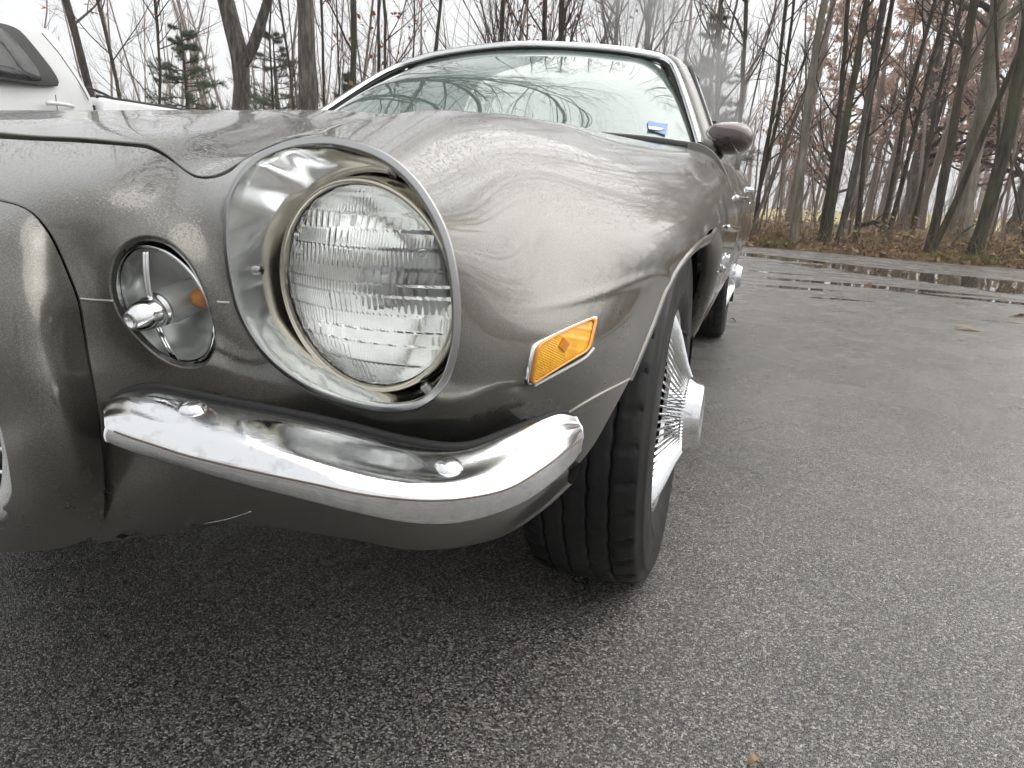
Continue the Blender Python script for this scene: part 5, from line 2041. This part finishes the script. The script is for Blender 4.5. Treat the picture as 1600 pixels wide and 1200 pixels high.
v, f = ribbon(TRIM_L + np.array([0, -.008, .006]), .013, .007, np.array([0, 1.9, .85]))
mobj('windscreen_moulding', v, f, M['trim'], CAR)
mb = MB()
mb.tube((TRIM_L - np.array([LS / 2, 0, 0])) * np.array([.978, 1, 1]) + np.array([LS / 2, 0, 0]) + np.array([0, -.012, -.008]), .0065, 6)
mb.build('glass_seal', M['black'], CAR)
mb = MB()
mb.tube(cspline([tuple(p) for p in BASE + np.array([0, -.02, -.012])], 60), .020, 8)
mb.build('cowl_seal', M['black'], CAR)
for s_ in (1, -1):
    P_ = (np.array(right[:6]) if s_ > 0 else left_of(right[:6])) + np.array([s_ * .018, .030, -.004])
    mb = MB()
    mb.tube(cspline(P_, 30), .026, 10)
    mb.build('windscreen_pillar', M['paint'], CAR)
    mb = MB()
    P_ = np.array([(.80, 1.02, .876), (.70, 1.33, 1.075), (.645, 1.52, 1.18), (.618, 1.72, 1.215), (.61, 2.0, 1.20), (.62, 2.25, 1.14), (.68, 2.55, 1.02)])
    P_ = (P_ if s_ > 0 else left_of(P_)) + np.array([s_ * .034, .04, .004])
    mb.tube(cspline(P_, 60), .010, 8)
    mb.build('drip_rail', M['black'], CAR)
    mb = MB()
    mb.tube(cspline(P_ + np.array([s_ * .012, 0, -.012]), 60), .006, 8)
    mb.build('window_moulding', M['trim'], CAR)
    top = np.array([(.785, 1.04, .874), (.70, 1.33, 1.062), (.645, 1.52, 1.165), (.618, 1.75, 1.195), (.61, 2.0, 1.18), (.625, 2.25, 1.12)])
    bot = np.array([(.800, 1.04, .868), (.802, 1.33, .872), (.803, 1.52, .874), (.803, 1.75, .875), (.80, 2.0, .876), (.80, 2.25, .878)])
    g_ = loft([top, bot] if s_ > 0 else [left_of(top), left_of(bot)], 30, 8)
    mobj('side_window', g_.reshape(-1, 3), grid_faces(8, 30), M['glass_side'], CAR)
roofc = [HEAD + np.array([0, .006, -.002]),
         [(-.615, 1.72, 1.20), (-.50, 1.70, 1.250), (-.3, 1.68, 1.270), (0, 1.67, 1.277), (.3, 1.68, 1.270), (.5, 1.70, 1.250), (.615, 1.72, 1.20)],
         [(-.61, 2.1, 1.175), (-.5, 2.1, 1.228), (-.3, 2.1, 1.250), (0, 2.1, 1.257), (.3, 2.1, 1.250), (.5, 2.1, 1.228), (.61, 2.1, 1.175)],
         [(-.66, 2.6, 1.02), (-.5, 2.6, 1.075), (-.3, 2.6, 1.10), (0, 2.6, 1.11), (.3, 2.6, 1.10), (.5, 2.6, 1.075), (.66, 2.6, 1.02)],
         [(-.80, 3.15, .875), (-.5, 3.15, .90), (-.3, 3.15, .91), (0, 3.15, .915), (.3, 3.15, .91), (.5, 3.15, .90), (.80, 3.15, .875)],
         [(-.76, 3.62, .84), (-.5, 3.68, .85), (-.3, 3.70, .855), (0, 3.70, .86), (.3, 3.70, .855), (.5, 3.68, .85), (.76, 3.62, .84)],
         [(-.76, 3.66, .55), (-.5, 3.74, .55), (-.3, 3.76, .55), (0, 3.76, .55), (.3, 3.76, .55), (.5, 3.74, .55), (.76, 3.66, .55)]]
for k_ in (1, 2):
    roofc[k_] = [tuple(np.array(p_) + np.array([LS / 2, 0, 0])) for p_ in roofc[k_]]
g_ = loft(roofc, 40, 60)
mobj('roof', g_.reshape(-1, 3), grid_faces(60, 40), M['paint'], CAR)
mb = MB()
mb.tube(cspline([tuple(p) for p in HEAD + np.array([0, .03, .016])], 60), .006, 6)
mb.build('header_seal', M['black'], CAR)
# inside
INT = empty('interior')
INT.parent = CAR
mb = MB()
mb.tube(cspline([tuple(p * np.array([.95, 1, 1])) for p in BASE + np.array([0, .12, -.045])], 40), .06, 12)
mb.build('dashboard', M['vinyl'], INT)
mb = MB()
mb.box((-.74, 2.25, .40), (.74, 2.29, 1.08))
mb.box((-.74, 1.0, .40), (.74, 2.3, .43))
mb.build('rear_seat', M['vinyl'], INT, False)
for s_ in (1, -1):
    g_ = loft([[(s_ * .12, 1.72, .55), (s_ * .36, 1.70, .55), (s_ * .6, 1.72, .55)], [(s_ * .12, 1.86, .80), (s_ * .36, 1.83, .82), (s_ * .6, 1.86, .80)], [(s_ * .15, 1.95, .98), (s_ * .36, 1.93, 1.03), (s_ * .57, 1.95, .98)], [(s_ * .15, 2.02, .97), (s_ * .36, 2.02, 1.0), (s_ * .57, 2.02, .97)]], 16, 20)
    mobj('front_seat', g_.reshape(-1, 3), grid_faces(20, 16), M['vinyl'], INT)
v, f = lathe_vf([(0, .185), (.009, .190), (.014, .200), (.009, .210), (0, .213), (-.009, .210), (-.014, .200), (-.009, .190)], 48, 'z', closed=True)
mobj('steering_wheel', to_disc(v, np.array([.36, 1.30, .93]), frame_from((0, .75, .66))), f, M['black'], INT)
# mirror on the door
MC = spot(1138, 216, y=1.03)
MIR = empty('door_mirror')
MIR.parent = DOOR
th = np.linspace(0, 2 * math.pi, 48, endpoint=False)
rows = []
for yy, k in ((-.062, .02), (-.060, .30), (-.052, .58), (-.036, .82), (-.012, .97), (.010, 1.0), (.022, .97), (.024, .90), (.018, .86)):
    ex = np.sign(np.cos(th)) * np.abs(np.cos(th)) ** .8 * .071 * k
    ez = np.sign(np.sin(th)) * np.abs(np.sin(th)) ** .8 * .047 * k
    rows.append(np.stack([MC[0] + ex, np.full(48, MC[1] + yy), MC[2] + ez], 1))
mobj('shell', np.array(rows).reshape(-1, 3), grid_faces(len(rows), 48, True), M['mirror_shell'], MIR)
rows = [np.stack([MC[0] + np.cos(th) * .063 * k, np.full(48, MC[1] + .018), MC[2] + np.sin(th) * .041 * k], 1) for k in (1, .01)]
mobj('mirror_glass', np.array(rows).reshape(-1, 3), grid_faces(2, 48, True), M['trim'], MIR)
mb = MB()
sb = spot(1117, 256, y=1.06)
mb.tube(cspline([sb + np.array([-.01, .0, -.012]), sb + np.array([.002, -.005, .010]), MC + np.array([-.012, -.005, -.030])], 12), [.020, .019, .018, .017, .016, .0155, .015, .0145, .014, .0135, .013, .013], 10)
mb.build('stalk', M['mirror_shell'], MIR)
# pale papers on the dash and the sticker low in the corner of the screen
pr = np.random.RandomState(3)
gx, gy = np.meshgrid(np.linspace(-.24, .24, 22), np.linspace(0, 1, 10))
hz = .085 * np.sin(np.pi * (gx / .48 + .5)) * (.4 + .6 * gy) + pr.uniform(-.012, .012, gx.shape)
mobj('crumpled_paper', np.stack([-.28 + gx, 1.05 + .18 * gy, .895 + hz], 2).reshape(-1, 3), grid_faces(10, 22), M['paper'], INT, False)


G = loft([BASE, MID, HEAD], 90, 40)


def on_screen(u, v):
    d = _f + (u - 800) / 1097.77 * _r - (v - 600) / 1097.77 * _u
    d /= np.linalg.norm(d)
    w_ = G - CAM
    t = w_ @ d
    e = np.linalg.norm(w_ - t[..., None] * d, axis=2)
    i, j = np.unravel_index(e.argmin(), e.shape)
    return G[i, j] + np.array([0, -.0035, .0035])


ST = empty('inspection_sticker')
ST.parent = CAR
for nm, pp, mt in (('sticker_sheet', [(1010, 191), (1041, 199), (1041, 212), (1010, 204)], M['sticker_blue']), ('sticker_print', [(1014, 198), (1036, 204), (1034, 208), (1016, 204)], M['sticker_white'])):
    q_ = np.array([on_screen(*a_) for a_ in pp]) + (np.array([0, -.003, .002]) if nm == 'sticker_print' else 0)
    vv = np.concatenate([q_, q_ + np.array([0, .0008, -.0008])])
    mobj(nm, vv, [(0, 1, 2, 3), (7, 6, 5, 4), (0, 4, 5, 1), (1, 5, 6, 2), (2, 6, 7, 3), (3, 7, 4, 0)], mt, ST, False)


# ------------------------------------------------------------------ the car's other side, and glass facing out
import bmesh


def copy_tree(o, parent):
    c = o.copy()
    COL.objects.link(c)
    c.parent = parent
    for ch in list(o.children):
        copy_tree(ch, c)
    return c


for src in (bezel, LAMP, TURN, MARK):
    copy_tree(src, CAR).scale = (-1, 1, 1)
for me_ in {o.data for o in bpy.data.objects if o.type == 'MESH' and o.name.split('.')[0] in ('lens', 'windscreen') and o.data.materials[0] in (M['clear_glass'], M['lens_glass'], M['glass_screen'])}:
    bm = bmesh.new()
    bm.from_mesh(me_)
    bmesh.ops.recalc_face_normals(bm, faces=bm.faces)
    bm.to_mesh(me_)
    bm.free()

# ------------------------------------------------------------------ white pickup beyond the hood
M['white_paint'] = NT('white_vehicle_paint').set(Base_Color=(.72, .73, .74), Roughness=.35, Coat_Weight=.8, Coat_Roughness=.05).m
M['dark_glass'] = simple('privacy_glass', (.02, .022, .024), .03, 0, Specular_IOR_Level=.7)
M['trim_black'] = simple('black_trim', (.015, .015, .016), .45)
M['lamp_red'] = simple('red_lamp_plastic', (.35, .01, .01), .2)
TX = -5.42
TRUCK = empty('pickup_truck', (TX, 2.6, 0), label='white pickup truck with dark tinted window, parked beyond the hood', cat='truck')
T0 = np.array([TX, 2.6, 0])


def half_w(z):
    return np.where(z < 1.37, .95 - .25 * np.clip(.75 - z, 0, 1) ** 2, .95 - .30 * (z - 1.37))


def shell(name, outline, mat, parent, r=.05, width=half_w, n=140):
    """Closed (y, z) outline swept across the truck with rounded flanks."""
    o = resample(np.concatenate([outline, outline[:1]]), n + 1)[:-1]
    c = o.mean(0)
    nx = np.stack([np.roll(o, -1, 0)[:, 1] - np.roll(o, 1, 0)[:, 1], -(np.roll(o, -1, 0)[:, 0] - np.roll(o, 1, 0)[:, 0])], 1)
    nx /= np.linalg.norm(nx, axis=1, keepdims=True) + 1e-9
    if ((o - c) * nx).sum() < 0:
        nx = -nx
    rings = []
    for s_, seq in ((-1, (0, .3, .7, 1)), (1, (1, .7, .3, 0))):
        for k in seq:
            a = k * math.pi / 2
            p = o - nx * r * (1 - math.sin(a))
            w = width(p[:, 1]) - r * (1 - math.cos(a))
            rings.append(np.stack([s_ * w, p[:, 0], p[:, 1]], 1))
    v = np.concatenate(rings)
    f = grid_faces(len(rings), n, True)
    f += [tuple(range(n - 1, -1, -1)), tuple((len(rings) - 1) * n + k for k in range(n))]
    return mobj(name, v - np.array([0, 2.6, 0]), f, mat, parent)


cab = cspline([(1.10, 1.18), (1.20, 1.33), (1.45, 1.58), (1.72, 1.82), (1.92, 1.885), (2.3, 1.915), (2.9, 1.912), (3.22, 1.90), (3.37, 1.87), (3.43, 1.81), (3.49, 1.62), (3.545, 1.44), (3.562, 1.36), (3.57, 1.20), (3.57, .9), (3.57, .55), (3.45, .48), (2.4, .46), (1.3, .48), (1.12, .55), (1.08, .8)], 200, True)
shell('cab', cab, M['white_paint'], TRUCK)
hoodo = cspline([(-.62, .55), (-.66, .8), (-.62, 1.05), (-.45, 1.14), (0, 1.18), (.6, 1.21), (1.06, 1.22), (1.07, .9), (1.06, .55), (.72, .50), (.66, .78), (.35, .95), (0, .95), (-.30, .80), (-.36, .52)], 200, True)
shell('front_end', hoodo, M['white_paint'], TRUCK)
bedo = cspline([(3.61, .56), (3.61, .9), (3.61, 1.36), (3.63, 1.395), (3.8, 1.40), (4.4, 1.403), (5.2, 1.405), (5.37, 1.40), (5.40, 1.36), (5.41, .9), (5.40, .56), (5.1, .52), (5.0, .75), (4.75, .94), (4.45, .94), (4.2, .75), (4.1, .50)], 220, True)
shell('bed', bedo, M['white_paint'], TRUCK, .03)
for s_ in (-1, 1):
    mb = MB()
    mb.tube([(s_ * .90, 1.03, 1.406), (s_ * .90, 1.9, 1.409), (s_ * .90, 2.78, 1.406)], .016, 6)
    mb.build('rail_cap', M['trim_black'], TRUCK)
mb = MB()
mb.tube([(.80, .98, 1.47), (.80, 1.06, 1.475), (.81, 1.18, 1.45), (.82, 1.26, 1.42)], .012, 6)
mb.build('tie_down_loop', M['trim_black'], TRUCK)
mb = MB()
mb.box((-.90, .975, .6), (.90, 1.005, 1.33))
mb.build('cab_gap', M['trim_black'], TRUCK, False)


def side_plate(name, poly, mat, out, parent, s_=1, n=60):
    o = resample(cspline(poly, 160, True), n)
    w = half_w(o[:, 1])
    c = o.mean(0)
    rows = [np.stack([s_ * (half_w((c + (o - c) * k)[:, 1]) + h), (c + (o - c) * k)[:, 0] - 2.6, (c + (o - c) * k)[:, 1]], 1) for k, h in ((1.0, -.02), (1.0, out * .6), (.975, out), (.5, out), (.02, out))]
    return mobj(name, np.array(rows).reshape(-1, 3), grid_faces(5, n, True), mat, parent)


for s_ in (1, -1):
    w1 = [(2.25, 1.42), (2.24, 1.62), (2.26, 1.80), (2.34, 1.825), (2.85, 1.832), (3.06, 1.815), (3.13, 1.74), (3.265, 1.50), (3.255, 1.44), (3.14, 1.418), (2.6, 1.41)]
    fr_ = side_plate('window_frame', w1, M['trim_black'], .006, TRUCK, s_)
    w2 = [(2.27, 1.445), (2.27, 1.62), (2.28, 1.78), (2.35, 1.80), (2.80, 1.805), (2.95, 1.785), (3.02, 1.70), (3.12, 1.51), (3.11, 1.455), (3.02, 1.438), (2.5, 1.435)]
    side_plate('pane', w2, M['dark_glass'], .012, fr_, s_)
    w1 = [(1.42, 1.42), (1.60, 1.62), (1.78, 1.79), (1.90, 1.825), (2.1, 1.828), (2.17, 1.80), (2.18, 1.62), (2.17, 1.43), (2.05, 1.415), (1.6, 1.41)]
    fr_ = side_plate('window_frame', w1, M['trim_black'], .006, TRUCK, s_)
    side_plate('pane', [(1.8 + (a - 1.8) * .93, 1.62 + (b - 1.62) * .9) for a, b in w1], M['dark_glass'], .012, fr_, s_)
    for yy in (1.25, 2.2, 3.2):
        mb = MB()
        zz = np.linspace(.58, 1.36, 12)
        mb.tube(np.stack([s_ * (half_w(zz) + .0), np.full(12, yy - 2.6), zz], 1), .004, 4)
        mb.build('door_gap', M['trim_black'], TRUCK)
    mb = MB()
    zz = np.linspace(1.36, 1.83, 12)
    mb.tube(np.stack([s_ * (half_w(zz) + .001), np.interp(zz, [1.36, 1.5, 1.7, 1.83], [3.50, 3.46, 3.36, 3.26]) - 2.6, zz], 1), .004, 4)
    mb.build('cab_seam', M['trim_black'], TRUCK)
    mb = MB()
    mb.tube(cspline([(s_ * .955, .50, 1.285), (s_ * .985, .54, 1.29), (s_ * .985, .70, 1.29), (s_ * .955, .74, 1.285)], 12), .016, 8)
    mb.build('door_handle', M['white_paint'], TRUCK)
    for yy in (0.02, 4.6):
        w_ = empty('wheel', (s_ * .80, yy - 2.6, .39))
        w_.parent = TRUCK
        v, f = lathe_vf([(-.11, .22), (-.125, .30), (-.11, .375), (-.07, .39), (.07, .39), (.11, .375), (.125, .30), (.11, .22)], 48, 'x')
        mobj('tyre', v, f, M['tyre'], w_)
        v, f = lathe_vf([(.09, .23), (.10, .215), (.07, .19), (.05, .10), (.07, .06), (.07, .001)], 32, 'x')
        mobj('rim', v * np.array([s_, 1, 1]), f, M['dull_trim'], w_)
    mb = MB()
    mb.box((min(s_ * .86, s_ * .93), 2.80, .85), (max(s_ * .86, s_ * .93), 2.83, 1.22))
    mb.build('tail_lamp', M['lamp_red'], TRUCK, False)
ws = [(-.80, 1.22, 1.335), (0, 1.12, 1.36), (.80, 1.22, 1.335)]
wt = [(-.72, 1.70, 1.80), (0, 1.62, 1.83), (.72, 1.70, 1.80)]
g_ = loft([ws, wt], 20, 10) + np.array([0, -2.63, .02])
mobj('windscreen', g_.reshape(-1, 3), grid_faces(10, 20), M['dark_glass'], TRUCK)

# ------------------------------------------------------------------ exhaust steam behind the car
t_ = NT('exhaust_steam_air')
t_.t.nodes.remove(t_.b)
pv = t_.n('VolumePrincipled')
pv.inputs['Color'].default_value = (.96, .96, .96, 1)
pv.inputs['Anisotropy'].default_value = .2
sep = t_.n('SeparateXYZ')
t_.link(t_.tc.outputs['Object'], sep.inputs[0])
n1 = t_.noise(2.1, 4, .6)
n2 = t_.noise(.9, 3, .5)
blob = None
for (cx, cy, cz, rx, rz) in STEAM if 'STEAM' in globals() else [(.15, 0, -.30, .42, .50), (-.05, 0, .15, .50, .45), (-.45, 0, .62, .60, .42), (.10, 0, -.75, .30, .35), (-.75, 0, .95, .5, .35)]:
    dx = t_.math('DIVIDE', t_.math('SUBTRACT', sep.outputs[0], cx), rx)
    dy = t_.math('DIVIDE', sep.outputs[1], .5)
    dz = t_.math('DIVIDE', t_.math('SUBTRACT', sep.outputs[2], cz), rz)
    d2 = t_.math('ADD', t_.math('ADD', t_.math('MULTIPLY', dx, dx), t_.math('MULTIPLY', dy, dy)), t_.math('MULTIPLY', dz, dz))
    g1 = t_.math('MAXIMUM', t_.math('SUBTRACT', 1.0, d2), 0.0)
    blob = g1 if blob is None else t_.math('ADD', blob, g1)
den = t_.math('MULTIPLY', blob, t_.ramp(n1, [(.34, 0), (.72, 1)]))
den = t_.math('MULTIPLY', den, t_.ramp(n2, [(.3, .4), (.6, 1)]))
t_.link(t_.math('MULTIPLY', den, 3.6), pv.inputs['Density'])
t_.link(pv.outputs[0], t_.out.inputs['Volume'])
SC = spot(1095, 145, y=5.6)
mb = MB()
th = np.arange(20) * 2 * math.pi / 20
rows = []
for z, cx, rx in ((-1.1, .12, .15), (-.9, .12, .32), (-.4, .14, .50), (.1, 0, .64), (.6, -.35, .74), (1.0, -.6, .70), (1.3, -.8, .4)):
    rows.append(np.stack([cx + rx * np.cos(th), .52 * np.sin(th), np.full(20, z)], 1))
f = grid_faces(7, 20, True) + [tuple(range(19, -1, -1)), tuple(6 * 20 + k for k in range(20))]
st = mobj('exhaust_steam', np.array(rows).reshape(-1, 3), f, t_.m)
st.location = SC
tag(st, 'wisp of pale exhaust steam rising behind the car roof', 'steam', kind='stuff')

# ------------------------------------------------------------------ damp air
t_ = NT('damp_air')
t_.t.nodes.remove(t_.b)
pv = t_.n('VolumePrincipled')
pv.inputs['Color'].default_value = (.93, .93, .94, 1)
pv.inputs['Density'].default_value = .0020
pv.inputs['Anisotropy'].default_value = .1
t_.link(pv.outputs[0], t_.out.inputs['Volume'])
mb = MB()
mb.box((-320, -320, -2.4), (320, 320, 22))
tag(mb.build('haze', t_.m, None, False), 'thin damp haze hanging over the lot and woods', 'haze', kind='stuff')
